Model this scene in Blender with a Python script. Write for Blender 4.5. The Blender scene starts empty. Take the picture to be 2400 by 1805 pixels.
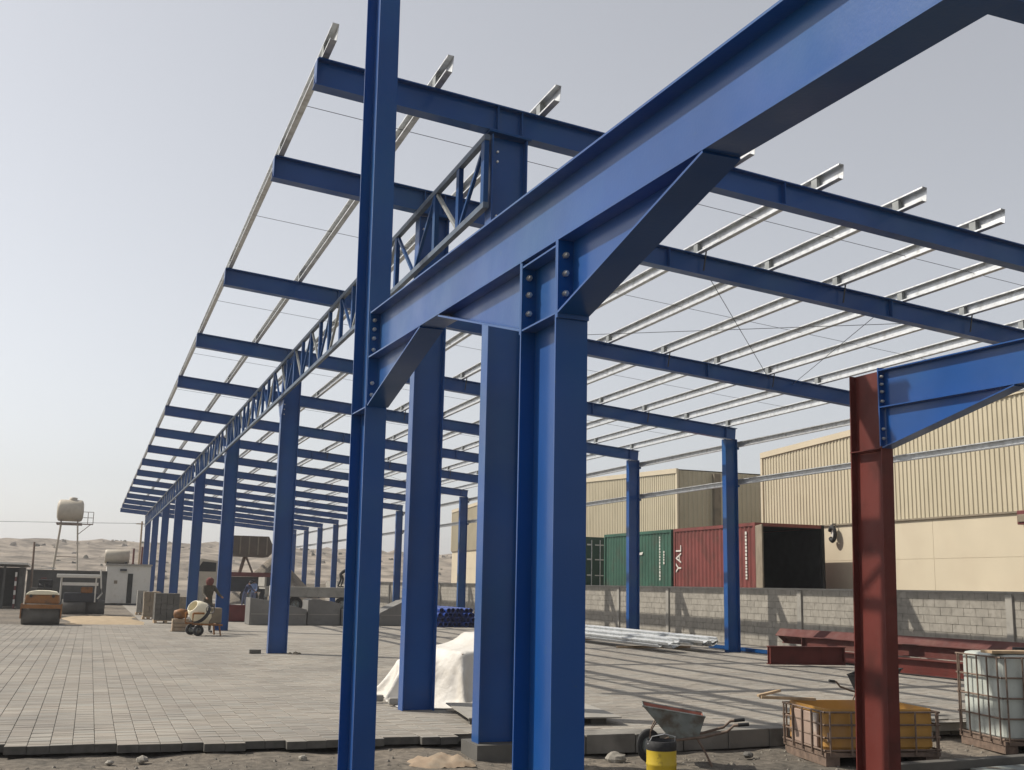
import bpy, math, random
from mathutils import Vector as V, Matrix
random.seed(7)
R=math.radians
sc=bpy.context.scene
col=sc.collection

# ------------------------------------------------------------------ camera
F_PX,YAW,PITCH,ROLL=2586.07,0.3566,0.18007,0.02013
fw=V((math.sin(YAW)*math.cos(PITCH),math.cos(YAW)*math.cos(PITCH),math.sin(PITCH)))
rt=V((math.cos(YAW),-math.sin(YAW),0)); up=rt.cross(fw)
r2=rt*math.cos(ROLL)+up*math.sin(ROLL); u2=-rt*math.sin(ROLL)+up*math.cos(ROLL)
cd=bpy.data.cameras.new('camera'); cam=bpy.data.objects.new('camera',cd); col.objects.link(cam)
cd.sensor_fit='HORIZONTAL'; cd.sensor_width=36; cd.lens=36*F_PX/2400
cd.clip_start=.1; cd.clip_end=6000
M=Matrix((( r2.x,u2.x,-fw.x),(r2.y,u2.y,-fw.y),(r2.z,u2.z,-fw.z))).to_4x4()
M.translation=V((0,0,1.65)); cam.matrix_world=M
sc.camera=cam

# ------------------------------------------------------------------ sky, sun, exposure
SUN_AZ,SUN_EL=R(-54),R(44.5)          # azimuth from +Y, negative is towards -X
w=bpy.data.worlds.new('World'); sc.world=w; w.use_nodes=True
nt=w.node_tree; bg=nt.nodes['Background']
sky=nt.nodes.new('ShaderNodeTexSky'); sky.sky_type='NISHITA'; sky.sun_disc=False
sky.sun_elevation=SUN_EL; sky.sun_rotation=SUN_AZ
sky.altitude=50; sky.air_density=1.0; sky.dust_density=1.5; sky.ozone_density=1.0
hs=nt.nodes.new('ShaderNodeHueSaturation'); hs.inputs['Saturation'].default_value=.30; nt.links.new(sky.outputs[0],hs.inputs['Color'])
hz=nt.nodes.new('ShaderNodeMix'); hz.data_type='RGBA'; hz.blend_type='ADD'; hz.inputs[0].default_value=1   # even dust veil over the whole sky
hz.inputs[7].default_value=(1.22,1.2,1.25,1); nt.links.new(hs.outputs[0],hz.inputs[6])
nt.links.new(hz.outputs[2],bg.inputs[0]); bg.inputs[1].default_value=.107
sd=bpy.data.lights.new('sun','SUN'); sd.energy=4.8; sd.angle=R(.55); sd.color=(1,.93,.82)
sun=bpy.data.objects.new('sun',sd); col.objects.link(sun)
sdir=V((math.sin(SUN_AZ)*math.cos(SUN_EL),math.cos(SUN_AZ)*math.cos(SUN_EL),math.sin(SUN_EL)))
sun.rotation_euler=sdir.to_track_quat('Z','Y').to_euler()
vs=sc.view_settings; vs.view_transform='Standard'; vs.look='None'; vs.exposure=.06; vs.gamma=1
sc.render.engine='CYCLES'; sc.cycles.use_denoising=True; sc.cycles.max_bounces=6

# ------------------------------------------------------------------ materials
MATS={}
def mat(name,c,rough=.6,metal=0,var=.12,scale=2.,bump=0,bscale=30,spec=.5,c2=None,c2scale=1.,c2lo=.55,c2hi=.75,coat=0,c3=None,c3scale=14.,c3lo=.66,c3hi=.72,rv=.1):
    m=bpy.data.materials.new(name); m.use_nodes=True; n=m.node_tree.nodes; l=m.node_tree.links
    b=n['Principled BSDF']; b.inputs['Roughness'].default_value=rough; b.inputs['Metallic'].default_value=metal
    b.inputs['Specular IOR Level'].default_value=spec
    if coat: b.inputs['Coat Weight'].default_value=coat; b.inputs['Coat Roughness'].default_value=.12
    g=n.new('ShaderNodeNewGeometry')
    def noise(s,d=4):
        t=n.new('ShaderNodeTexNoise'); t.inputs['Scale'].default_value=s; t.inputs['Detail'].default_value=d
        l.new(g.outputs['Position'],t.inputs['Vector']); return t
    t=noise(scale)
    mr=n.new('ShaderNodeMapRange'); mr.inputs[1].default_value=.3; mr.inputs[2].default_value=.7
    l.new(t.outputs[0],mr.inputs[0])
    mx=n.new('ShaderNodeMix'); mx.data_type='RGBA'
    mx.inputs[6].default_value=(*[x*(1-var) for x in c],1); mx.inputs[7].default_value=(*[min(1,x*(1+var)) for x in c],1)
    l.new(mr.outputs[0],mx.inputs[0]); out=mx.outputs[2]
    if c2:
        t2=noise(c2scale,6); r_=n.new('ShaderNodeMapRange'); r_.inputs[1].default_value=c2lo; r_.inputs[2].default_value=c2hi
        l.new(t2.outputs[0],r_.inputs[0]); m2=n.new('ShaderNodeMix'); m2.data_type='RGBA'
        m2.inputs[7].default_value=(*c2,1); l.new(out,m2.inputs[6]); l.new(r_.outputs[0],m2.inputs[0]); out=m2.outputs[2]
    if c3:
        t4=noise(c3scale,8); t4.inputs['Roughness'].default_value=.7; r4=n.new('ShaderNodeMapRange'); r4.inputs[1].default_value=c3lo; r4.inputs[2].default_value=c3hi; r4.inputs[4].default_value=.8
        l.new(t4.outputs[0],r4.inputs[0]); m4=n.new('ShaderNodeMix'); m4.data_type='RGBA'; m4.inputs[7].default_value=(*c3,1)
        l.new(out,m4.inputs[6]); l.new(r4.outputs[0],m4.inputs[0]); out=m4.outputs[2]
    l.new(out,b.inputs['Base Color'])
    t3=noise(scale*3.1); rr=n.new('ShaderNodeMapRange'); rr.inputs[3].default_value=max(.02,rough-rv); rr.inputs[4].default_value=min(1,rough+rv); rr.inputs[1].default_value=.3; rr.inputs[2].default_value=.7
    l.new(t3.outputs[0],rr.inputs[0]); l.new(rr.outputs[0],b.inputs['Roughness'])
    if bump:
        tb=noise(bscale,5); bm=n.new('ShaderNodeBump'); bm.inputs['Strength'].default_value=1; bm.inputs['Distance'].default_value=bump
        l.new(tb.outputs[0],bm.inputs['Height']); l.new(bm.outputs[0],b.inputs['Normal'])
    MATS[name]=m; return m
BLUE=mat('blue_paint',(.0004,.054,.225),.42,0,.14,.9,.0006,60,.22,(.006,.075,.215),.8,.48,.75,0,(.03,.085,.16),9.,.66,.74,.14)
for _m in (BLUE,): _b=_m.node_tree.nodes['Principled BSDF']; _b.inputs['Coat Weight'].default_value=.45; _b.inputs['Coat Roughness'].default_value=.16; _b.inputs['Coat IOR'].default_value=1.42; _b.inputs['Sheen Weight'].default_value=.12; _b.inputs['Sheen Roughness'].default_value=.35; _b.inputs['Sheen Tint'].default_value=(.85,.9,1,1)
BLUE2=mat('blue_paint_dusty',(.0008,.046,.17),.46,0,.14,1.0,0,60,.22,(.008,.055,.15),1.5,.5,.8,0,(.03,.07,.12),9.,.66,.74)
RED=mat('red_primer',(.105,.023,.018),.52,0,.2,1.2,.0006,80,.2,(.065,.017,.013),3.,.5,.75,0,(.13,.06,.045),11.,.64,.72)
REDP=mat('red_primer_dusty',(.095,.027,.022),.75,0,.2,2.,0,80,.3,(.14,.072,.056),1.2,.5,.8)
GALV=mat('galvanised',(.57,.585,.595),.42,.5,.12,5.,0,60,.5,(.36,.36,.34),9.,.5,.8)
GALVD=mat('dull_galvanised',(.27,.28,.27),.5,.3,.15,5.)
BLUEG=mat('dusty_blue_grey',(.075,.105,.15),.5,.1,.2,4.)
BOLT=mat('zinc_bolt',(.55,.54,.5),.35,.7,.1,20.)
DARKST=mat('dark_steel',(.02,.022,.03),.55,0,.2,6.)
CONC=mat('concrete',(.30,.285,.255),.9,0,.14,1.5,.002,40,.3,(.21,.2,.18),3.,.5,.75)
CONCD=mat('concrete_dark',(.11,.105,.095),.92,0,.18,3.,.002,50,.25)
BLOCK=mat('concrete_block',(.29,.27,.235),.95,0,.16,2.2,.003,60,.2,(.21,.195,.17),6.,.5,.75)
MORTAR=mat('mortar',(.21,.195,.17),.95,0,.15,8.,.003,70,.2)
CREAM=mat('cream_plaster',(.53,.465,.35),.85,0,.05,.5,.001,20,.3,(.49,.42,.315),.8,.5,.8,0,(.40,.34,.255),1.7,.66,.8)
CLAD=mat('beige_cladding',(.47,.415,.30),.55,0,.04,.4,0,10,.3,(.41,.36,.255),.7,.5,.8,0,(.34,.295,.21),3.,.62,.75)
FASC=mat('pale_fascia',(.50,.43,.31),.55,0,.05,1.)
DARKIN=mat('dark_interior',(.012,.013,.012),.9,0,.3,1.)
CRED=mat('container_red',(.17,.042,.036),.55,0,.15,1.2,0,10,.4,(.10,.033,.025),1.5,.5,.75,0,(.16,.09,.06),6.,.62,.7)
CGRN=mat('container_green',(.03,.095,.065),.55,0,.15,1.2,0,10,.4,(.045,.07,.05),1.5,.5,.75,0,(.10,.08,.05),6.,.62,.7)
CGRD=mat('container_dark_green',(.02,.06,.042),.5,0,.15,1.2)
BROWN=mat('weathered_grey_brown',(.20,.165,.12),.8,0,.2,3.)
WHITE=mat('white_paint',(.60,.58,.53),.5,0,.06,3.,0,10,.4,(.45,.42,.36),3.,.55,.85)
TARP=mat('white_tarpaulin',(.60,.575,.53),.6,0,.07,3.,.03,5,.3,(.46,.42,.36),1.8,.48,.75)
RUST=mat('rusty_tube',(.17,.12,.09),.7,.2,.3,12.)
PLAST=mat('milky_plastic',(.47,.50,.46),.35,0,.08,3.,0,10,.5,(.32,.34,.30),2.5,.5,.8)
ORNG=mat('orange_stained_plastic',(.42,.22,.045),.5,0,.15,3.,0,10,.4,(.32,.2,.12),2.,.5,.8)
PINKP=mat('mortar_stained_plastic',(.30,.22,.175),.7,0,.12,3.,0,10,.3,(.45,.41,.36),2.5,.5,.7)
YEL=mat('yellow_paint',(.50,.36,.025),.45,0,.1,6.,0,10,.4,(.10,.075,.02),9.,.6,.75)
BLACK=mat('black_rubber',(.014,.014,.015),.75,0,.3,10.)
WOOD=mat('weathered_timber',(.36,.26,.16),.85,0,.25,8.,.001,60)
GREYP=mat('grey_paint',(.22,.245,.235),.6,0,.15,8.,0,10,.35,(.12,.10,.08),7.,.48,.66)
ORP=mat('orange_machine_paint',(.27,.115,.03),.6,0,.25,4.,0,10,.35,(.13,.07,.035),4.,.45,.7)
CRP=mat('cream_machine_paint',(.72,.66,.5),.5,0,.08,4.)
MAROON=mat('maroon_paint',(.12,.02,.02),.6,0,.2,3.)
TANK=mat('beige_tank',(.45,.40,.32),.6,0,.1,2.,0,10,.4,(.32,.28,.22),2.,.5,.8)
SKIN=mat('skin',(.25,.13,.08),.6,0,.05,20.)
CLOTH1=mat('navy_cloth',(.03,.04,.09),.9,0,.15,12.)
CLOTH2=mat('light_blue_cloth',(.16,.22,.38),.9,0,.12,12.)
CLOTH3=mat('brown_cloth',(.07,.06,.045),.9,0,.2,12.)
TROUS=mat('grey_blue_trousers',(.10,.12,.20),.9,0,.15,12.)
SCARF=mat('red_headscarf',(.13,.04,.035),.9,0,.2,20.)
CARD=mat('brown_cardboard',(.29,.22,.155),.9,0,.15,6.,.002,30,.2,(.34,.28,.21),4.,.5,.7)
STONE=mat('pale_stone',(.27,.25,.215),.95,0,.25,12.,.004,30,.2)

def ground_material():
    m=bpy.data.materials.new('dusty_ground'); m.use_nodes=True; n=m.node_tree.nodes; l=m.node_tree.links
    b=n['Principled BSDF']; b.inputs['Roughness'].default_value=.95; b.inputs['Specular IOR Level'].default_value=.15
    g=n.new('ShaderNodeNewGeometry')
    def noise(s,d=8):
        t=n.new('ShaderNodeTexNoise'); t.inputs['Scale'].default_value=s; t.inputs['Detail'].default_value=d; t.inputs['Roughness'].default_value=.65
        l.new(g.outputs['Position'],t.inputs['Vector']); return t
    a=noise(.35); c=n.new('ShaderNodeValToRGB'); l.new(a.outputs[0],c.inputs[0])
    e=c.color_ramp.elements; e[0].position=.35; e[0].color=(.125,.115,.10,1); e[1].position=.72; e[1].color=(.255,.22,.18,1)
    f=noise(9.); c2=n.new('ShaderNodeValToRGB'); l.new(f.outputs[0],c2.inputs[0])
    e=c2.color_ramp.elements; e[0].position=.32; e[0].color=(.45,.45,.45,1); e[1].position=.66; e[1].color=(1.15,1.12,1.08,1)
    mx=n.new('ShaderNodeMix'); mx.data_type='RGBA'; mx.blend_type='MULTIPLY'; mx.inputs[0].default_value=1
    l.new(c.outputs[0],mx.inputs[6]); l.new(c2.outputs[0],mx.inputs[7]); l.new(mx.outputs[2],b.inputs['Base Color'])
    h=noise(22.); bm=n.new('ShaderNodeBump'); bm.inputs['Distance'].default_value=.012; l.new(h.outputs[0],bm.inputs['Height']); l.new(bm.outputs[0],b.inputs['Normal'])
    return m
GROUND=ground_material()
PW,PL=.21,.105; PX0,PY0=-12.0,12.10
def paver_material():
    m=bpy.data.materials.new('grey_pavers'); m.use_nodes=True; n=m.node_tree.nodes; l=m.node_tree.links
    b=n['Principled BSDF']; b.inputs['Roughness'].default_value=.92; b.inputs['Specular IOR Level'].default_value=.2
    g=n.new('ShaderNodeNewGeometry'); s=n.new('ShaderNodeSeparateXYZ'); l.new(g.outputs['Position'],s.inputs[0])
    def math_(op,a,bv=None):
        t=n.new('ShaderNodeMath'); t.operation=op
        for i,x in enumerate((a,bv)):
            if x is None: continue
            if isinstance(x,(int,float)): t.inputs[i].default_value=x
            else: l.new(x,t.inputs[i])
        return t.outputs[0]
    cells=[]; fr=[]
    for ax,o in ((0,PX0),(1,PY0)):
        u=math_('DIVIDE',math_('SUBTRACT',s.outputs[ax],o),(PW,PL)[ax])
        cells.append(math_('FLOOR',u)); fr.append(math_('ABSOLUTE',math_('SUBTRACT',math_('FRACT',u),.5)))
    cv=n.new('ShaderNodeCombineXYZ'); l.new(cells[0],cv.inputs[0]); l.new(cells[1],cv.inputs[1])
    wn=n.new('ShaderNodeTexWhiteNoise'); wn.noise_dimensions='2D'; l.new(cv.outputs[0],wn.inputs['Vector'])
    ramp=n.new('ShaderNodeValToRGB'); l.new(wn.outputs[0],ramp.inputs[0])
    e=ramp.color_ramp.elements; e[0].color=(.238,.222,.197,1); e[1].color=(.292,.274,.246,1)
    k=e.new(.5); k.color=(.265,.243,.217,1); k=e.new(.72); k.color=(.262,.256,.236,1)
    t=n.new('ShaderNodeTexNoise'); t.inputs['Scale'].default_value=.6; t.inputs['Detail'].default_value=7; l.new(g.outputs['Position'],t.inputs['Vector'])
    c2=n.new('ShaderNodeValToRGB'); l.new(t.outputs[0],c2.inputs[0]); e=c2.color_ramp.elements
    e[0].position=.3; e[0].color=(.80,.79,.78,1); e[1].position=.7; e[1].color=(1.18,1.15,1.10,1)
    mx=n.new('ShaderNodeMix'); mx.data_type='RGBA'; mx.blend_type='MULTIPLY'; mx.inputs[0].default_value=1
    l.new(ramp.outputs[0],mx.inputs[6]); l.new(c2.outputs[0],mx.inputs[7])
    jx=math_('MULTIPLY',math_('GREATER_THAN',fr[0],.484),.45); jy=math_('MULTIPLY',math_('GREATER_THAN',fr[1],.468),.22)
    j=math_('MAXIMUM',jx,jy); jm=n.new('ShaderNodeMix'); jm.data_type='RGBA'; l.new(j,jm.inputs[0])
    l.new(mx.outputs[2],jm.inputs[6]); jm.inputs[7].default_value=(.165,.15,.128,1)
    ts=n.new('ShaderNodeTexNoise'); ts.inputs['Scale'].default_value=.33; ts.inputs['Detail'].default_value=9; ts.inputs['Roughness'].default_value=.68; l.new(g.outputs['Position'],ts.inputs['Vector'])
    rs=n.new('ShaderNodeMapRange'); rs.inputs[1].default_value=.50; rs.inputs[2].default_value=.72; rs.inputs[4].default_value=.75; l.new(ts.outputs[0],rs.inputs[0])
    sm2=n.new('ShaderNodeMix'); sm2.data_type='RGBA'; l.new(rs.outputs[0],sm2.inputs[0]); l.new(jm.outputs[2],sm2.inputs[6]); sm2.inputs[7].default_value=(.295,.268,.23,1)
    td=n.new('ShaderNodeTexNoise'); td.inputs['Scale'].default_value=1.7; td.inputs['Detail'].default_value=8; l.new(g.outputs['Position'],td.inputs['Vector'])
    rd=n.new('ShaderNodeMapRange'); rd.inputs[1].default_value=.62; rd.inputs[2].default_value=.78; rd.inputs[4].default_value=.55; l.new(td.outputs[0],rd.inputs[0])
    dm=n.new('ShaderNodeMix'); dm.data_type='RGBA'; l.new(rd.outputs[0],dm.inputs[0]); l.new(sm2.outputs[2],dm.inputs[6]); dm.inputs[7].default_value=(.15,.14,.125,1)
    l.new(dm.outputs[2],b.inputs['Base Color'])
    nb=n.new('ShaderNodeTexNoise'); nb.inputs['Scale'].default_value=70; nb.inputs['Detail'].default_value=4; l.new(g.outputs['Position'],nb.inputs['Vector'])
    bm=n.new('ShaderNodeBump'); bm.inputs['Distance'].default_value=.002; l.new(nb.outputs[0],bm.inputs['Height']); l.new(bm.outputs[0],b.inputs['Normal'])
    return m
PAVER=paver_material()
def hill_material():
    m=bpy.data.materials.new('desert_hills'); m.use_nodes=True; n=m.node_tree.nodes; l=m.node_tree.links
    b=n['Principled BSDF']; b.inputs['Roughness'].default_value=1; b.inputs['Specular IOR Level'].default_value=.05
    g=n.new('ShaderNodeNewGeometry')
    t=n.new('ShaderNodeTexNoise'); t.inputs['Scale'].default_value=.16; t.inputs['Detail'].default_value=12; t.inputs['Roughness'].default_value=.7
    l.new(g.outputs['Position'],t.inputs['Vector'])
    c=n.new('ShaderNodeValToRGB'); l.new(t.outputs[0],c.inputs[0]); e=c.color_ramp.elements
    e[0].position=.38; e[0].color=(.115,.10,.082,1); e[1].position=.62; e[1].color=(.34,.29,.235,1)
    l.new(c.outputs[0],b.inputs['Base Color'])
    return m
HILL=hill_material()

# ------------------------------------------------------------------ helpers
class MB:
    def __init__(s): s.v=[]; s.f=[]; s.sm=[]
    def add(s,vs_,fs,smooth=False):
        o=len(s.v); s.v+= [tuple(x) for x in vs_]; s.f+=[tuple(i+o for i in f) for f in fs]; s.sm+=[smooth]*len(fs); return s
    def obox(s,c,a,b,h):
        c,a,b,h=V(c),V(a),V(b),V(h); p=[]
        for k in (-1,1):
            for i,j in ((-1,-1),(1,-1),(1,1),(-1,1)): p.append(c+a*i+b*j+h*k)
        fs=[(0,3,2,1),(4,5,6,7),(0,1,5,4),(1,2,6,5),(2,3,7,6),(3,0,4,7)]
        if a.cross(b).dot(h)<0: fs=[tuple(reversed(f)) for f in fs]
        return s.add(p,fs)
    def box(s,x0,x1,y0,y1,z0,z1):
        return s.obox(((x0+x1)/2,(y0+y1)/2,(z0+z1)/2),((x1-x0)/2,0,0),(0,(y1-y0)/2,0),(0,0,(z1-z0)/2))
    def tube(s,pts,r,n=8,cap=True):
        pts=[V(p) for p in pts]; rings=[]; rad=r if isinstance(r,(list,tuple)) else [r]*len(pts)
        for i,p in enumerate(pts):
            t=(pts[min(i+1,len(pts)-1)]-pts[max(i-1,0)]).normalized()
            a=t.cross(V((0,0,1))); a=V((1,0,0)) if a.length<1e-3 else a.normalized(); b=t.cross(a)
            rings.append([p+(a*math.cos(2*math.pi*k/n)+b*math.sin(2*math.pi*k/n))*rad[i] for k in range(n)])
        o=[v for q in rings for v in q]; fs=[]
        for i in range(len(pts)-1):
            for k in range(n):
                k2=(k+1)%n; fs.append((i*n+k,(i+1)*n+k,(i+1)*n+k2,i*n+k2))
        s.add(o,fs,n>6)
        if cap:
            s.add(rings[0],[tuple(range(n))]); s.add(rings[-1],[tuple(reversed(range(n)))])
        return s
    def prism(s,poly,h):            # poly: list of 3D points (planar), h: extrusion vector
        poly=[V(p) for p in poly]; h=V(h); n=len(poly); p=poly+[q+h for q in poly]
        nr=(poly[1]-poly[0]).cross(poly[2]-poly[1])
        fs=[tuple(reversed(range(n))),tuple(range(n,2*n))]+[(i,(i+1)%n,(i+1)%n+n,i+n) for i in range(n)]
        if nr.dot(h)<0: fs=[tuple(reversed(f)) for f in fs]
        return s.add(p,fs)
    def isec(s,p0,p1,upv,H,B,tf=.012,tw=.008):
        p0,p1,upv=V(p0),V(p1),V(upv); ax=(p1-p0); L=ax.length; ax.normalize()
        side=ax.cross(upv).normalized(); u=side.cross(ax).normalized(); c=(p0+p1)/2
        s.obox(c+u*(H/2-tf/2),ax*L/2,side*B/2,u*tf/2); s.obox(c-u*(H/2-tf/2),ax*L/2,side*B/2,u*tf/2)
        return s.obox(c,ax*L/2,side*tw/2,u*(H/2-tf))
    def cyl(s,c,ax,r,L,n=16):
        c,ax=V(c),V(ax).normalized(); return s.tube([c-ax*L/2,c+ax*L/2],r,n)
    def mesh(s,name):
        m=bpy.data.meshes.new(name); m.from_pydata(s.v,[],s.f); m.polygons.foreach_set('use_smooth',s.sm); m.update(); return m
    def build(s,name,mt,parent=None,world=False,bevel=0):
        return link(name,s.mesh(name),mt,parent,world,bevel)
def link(name,me,mt,parent=None,world=False,bevel=0,loc=None,rot=None):
    o=bpy.data.objects.new(name,me); col.objects.link(o)
    if mt and not me.materials: me.materials.append(mt)
    if parent:
        o.parent=parent
        if world: o.matrix_parent_inverse=Matrix.Translation(-parent.location)
    if loc is not None: o.location=loc
    if rot is not None: o.rotation_euler=rot
    if bevel:
        b=o.modifiers.new('bevel','BEVEL'); b.width=bevel; b.segments=2; b.limit_method='ANGLE'
    return o
def tag(o,label=None,cat=None,group=None,kind=None):
    for k,v in (('label',label),('category',cat),('group',group),('kind',kind)):
        if v: o[k]=v
    return o
def empty(name,loc,label,cat,group=None,rz=0):
    o=bpy.data.objects.new(name,None); col.objects.link(o); o.location=loc; o.rotation_euler=(0,0,rz); o.empty_display_size=.2
    return tag(o,label,cat,group)
def copy_tree(o,parent=None):
    c=o.copy(); col.objects.link(c)
    if parent: c.parent=parent
    for ch in list(o.children): copy_tree(ch,c)
    return c
E=V((0,0,1))

# ------------------------------------------------------------------ ground, hills, pavement
def gz(x,y):
    a=min(1,max(0,(x-3.6)/1.2)); z=-.115-.095*a
    if y>13: z=z+( -.05-z)*min(1,(y-13)/3.)
    if y>44: z=-.02
    if x>19: z=min(z,-.05)
    return z
def bumps(x,y):
    if y>12.6 and y<43: return 0
    k=1 if y<12.6 else .6
    return k*(.016*math.sin(3.1*x+1.3*y)*math.sin(2.3*y-.7*x)+.010*math.sin(7.3*x+2)*math.sin(6.1*y)+.007*math.sin(13.7*x-3*y)*math.sin(11.9*y+x))
def ground():
    xs=[-1200,-500,-200,-60,-30]+[-15+i*.15 for i in range(int(30/.15))]+[15+i for i in range(0,25)]+[60,200,500,1200]
    ys=[-200,-40,-10,0]+[4+i*.5 for i in range(8)]+[8+i*.1 for i in range(46)]+[12.7+i*2 for i in range(45)]+[130,200,400,800,1500]
    vs_=[(x,y,gz(x,y)+bumps(x,y)) for y in ys for x in xs]; nx=len(xs)
    fs=[(j*nx+i,j*nx+i+1,(j+1)*nx+i+1,(j+1)*nx+i) for j in range(len(ys)-1) for i in range(nx-1)]
    b=MB(); b.add(vs_,fs,True); return tag(b.build('ground',GROUND),kind='structure')
ground()
def hills(name,y0,depth,hgt,x0,x1,seed,step=3,ny=22):
    from mathutils import noise as nz
    nx=int((x1-x0)/step); vs_=[]
    for j in range(ny+1):
        v=j/ny
        for i in range(nx+1):
            x=x0+i*step; y=y0+depth*v
            prof=min(1,v/.55)**.8 if v<.75 else max(0,1-(v-.75)*4)
            n1=nz.noise(V((x*.012+seed,y*.012,0))); n2=nz.noise(V((x*.05,y*.05+seed,3))); n3=nz.noise(V((x*.19,y*.19,seed+7)))
            vs_.append((x,y,hgt*prof*(.90+.12*n1+.07*n2+.09*n3+.08*nz.noise(V((x*.43,y*.43,seed))))-.5))
    fs=[(j*(nx+1)+i,j*(nx+1)+i+1,(j+1)*(nx+1)+i+1,(j+1)*(nx+1)+i) for j in range(ny) for i in range(nx)]
    b=MB(); b.add(vs_,fs,False); return tag(b.build(name,HILL),kind='structure')
HV=hills('hills',190,170,11.6,-160,420,3)
def boulders(hill,label,m,n_,smin,smax,seed):
    r_=random.Random(seed); vv=hill.data.vertices; b=MB(); N=len(vv)
    for k in range(n_):
        p=vv[r_.randrange(N)].co; s_=r_.uniform(smin,smax); x,y,z=p.x+r_.uniform(-1.5,1.5),p.y+r_.uniform(-3,3),p.z-.2
        if z<.3: continue
        t=[(x+s_*r_.uniform(.6,1.2)*math.cos(a),y+s_*r_.uniform(.6,1.2)*math.sin(a),z+(0 if a<7 else 0)) for a in (0,1.26,2.5,3.77,5.0)]
        u=[(x+(q[0]-x)*.6,y+(q[1]-y)*.6,z+s_*r_.uniform(.6,1.0)) for q in t]
        b.add(t+u,[(i,(i+1)%5,(i+1)%5+5,i+5) for i in range(5)]+[(5,6,7,8,9)])
    return tag(b.build(label,m),kind='stuff')
boulders(HV,'boulders',mat('hill_rock',(.26,.225,.185),.95,0,.3,.8),900,.3,.9,5)
boulders(HV,'desert_scrub',mat('scrub',(.075,.07,.045),.95,0,.3,.8),700,.3,.75,6)
hills('hills',420,220,15,-300,640,12,6)

pave=tag(bpy.data.objects.new('pavement',None),kind='structure'); col.objects.link(pave)
def paver_mb(w_,l_,t=.08,ch=.006):
    b=MB(); x,y=w_/2,l_/2
    v=[(-x,-y,-t),(x,-y,-t),(x,y,-t),(-x,y,-t),(-x,-y,-ch),(x,-y,-ch),(x,y,-ch),(-x,y,-ch),(-x+ch,-y+ch,0),(x-ch,-y+ch,0),(x-ch,y-ch,0),(-x+ch,y-ch,0)]
    f=[(8,9,10,11)]
    for i in range(4):
        j=(i+1)%4; f+=[(i,j,j+4,i+4),(i+4,j+4,j+8,i+8)]
    return b.add(v,f)
rp=random.Random(21)
PSIDE=mat('shaded_soiled_concrete',(.085,.08,.07),.95,0,.25,9.)  # paver side faces: shade painted into the colour along with soil
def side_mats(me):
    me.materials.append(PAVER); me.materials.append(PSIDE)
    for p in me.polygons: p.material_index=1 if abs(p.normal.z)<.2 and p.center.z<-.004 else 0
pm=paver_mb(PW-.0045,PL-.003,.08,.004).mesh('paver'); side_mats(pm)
def edge_row(i):       # jagged front edge: rows missing per course
    x=PX0+(i+.5)*PW
    if x<-.62: return 4
    if x<.30: return 2
    if x<1.2: return 1
    return 1 if i%7 in (2,3) else 0
cells=[]
for i in range(0,int((19.4-PX0)/PW)):
    x=PX0+(i+.5)*PW
    for j in range(0,294):
        y=PY0+(j+.5)*PL
        if j<edge_row(i) or (3.9<x<4.55 and y<12.3): continue
        if x< -.10*y-2.6 or x> 1.02*y+2: continue
        if (x>4.6 and y<12.2) or (y>31 and x>5): continue
        cells.append((x,y,i,j))
near=sorted([c for c in cells if -1.25<c[0]<4.0],key=lambda c:c[1])[:300]
ns=set((c[2],c[3]) for c in near)
for x,y,i,j in near:
    o=link('paver',pm,None,pave,loc=(x+rp.uniform(-.001,.001),y+rp.uniform(-.002,.002)-(rp.uniform(0,.012) if j<=edge_row(i) else 0),rp.uniform(-.003,.003)),rot=(rp.uniform(-.006,.006),rp.uniform(-.006,.006),rp.uniform(-.008,.008)))
pthick=paver_mb(PW-.0045,PL-.003,.08,.004); b=MB(); base=paver_mb(PW-.0045,PL-.003,.010,.004)
for x,y,i,j in cells:
    if (i,j) in ns: continue
    dz=rp.uniform(-.0025,.0025); ax,ay=rp.uniform(-.006,.006),rp.uniform(-.006,.006)
    thick=.08 if j<=edge_row(i)+1 else None
    src=base if not thick else pthick
    b.add([(vx+x,vy+y,vz+dz+vx*ax+vy*ay) for vx,vy,vz in src.v],src.f)
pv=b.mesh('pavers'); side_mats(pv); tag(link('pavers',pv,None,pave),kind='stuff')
b=MB(); ye=31.0
b.box(-40,5,ye,43.02,-.06,-.007); b.box(5,19.4,ye,43,-.06,0); b.box(2.0,19.4,43,101,-.06,-.002)
b.box(-40,-12,14,ye-.002,-.06,-.001)
b.build('paving_field',PAVER,pave)
b=MB(); b.box(-12,3.2,PY0+.75,ye,-.09,-.013); b.box(3.2,19.4,12.35,ye,-.09,-.014); b.box(-.45,3.6,PY0+.25,PY0+.75,-.09,-.0135)
b.build('sand_bed',MORTAR,pave)
# kerb along the right half of the front edge
kerb=tag(bpy.data.objects.new('kerb',None),kind='structure'); col.objects.link(kerb)
kx=4.75; KERBM=mat('weathered_kerb',(.22,.208,.186),.92,0,.2,2.,.003,40,.2,(.13,.122,.11),3.,.45,.7)
for k in range(11):
    L=.62; yk=11.78+.0*kx+max(0,(kx-7))*.13; yk2=11.78+max(0,(kx+L-7))*.13
    a=V((kx,yk,0)); c=V((kx+L-.012,yk2,0)); t=(c-a).normalized(); nn=V((-t.y,t.x,0)); bb=MB()
    bb.obox((a+c)/2+nn*.22+E*(-.09+.004*math.sin(k*2.3)),(c-a)/2,nn*.22,E*.105)
    bb.build('kerb_stone',KERBM,kerb,bevel=.008); kx+=L
b=MB(); b.box(4.6,19.4,12.15,12.36,-.12,-.006); b.add([(7,12.1,-.005),(11.6,12.1,-.005),(11.6,12.9,-.005),(7,12.5,-.005)],[(0,1,2,3)])
b.build('concrete_haunching',CONC,kerb)

# yard beyond the wall
yd=MB(); yd.box(20.6,90,2,130,-.5,1.45); tag(yd.build('yard',GROUND),kind='structure')

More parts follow.
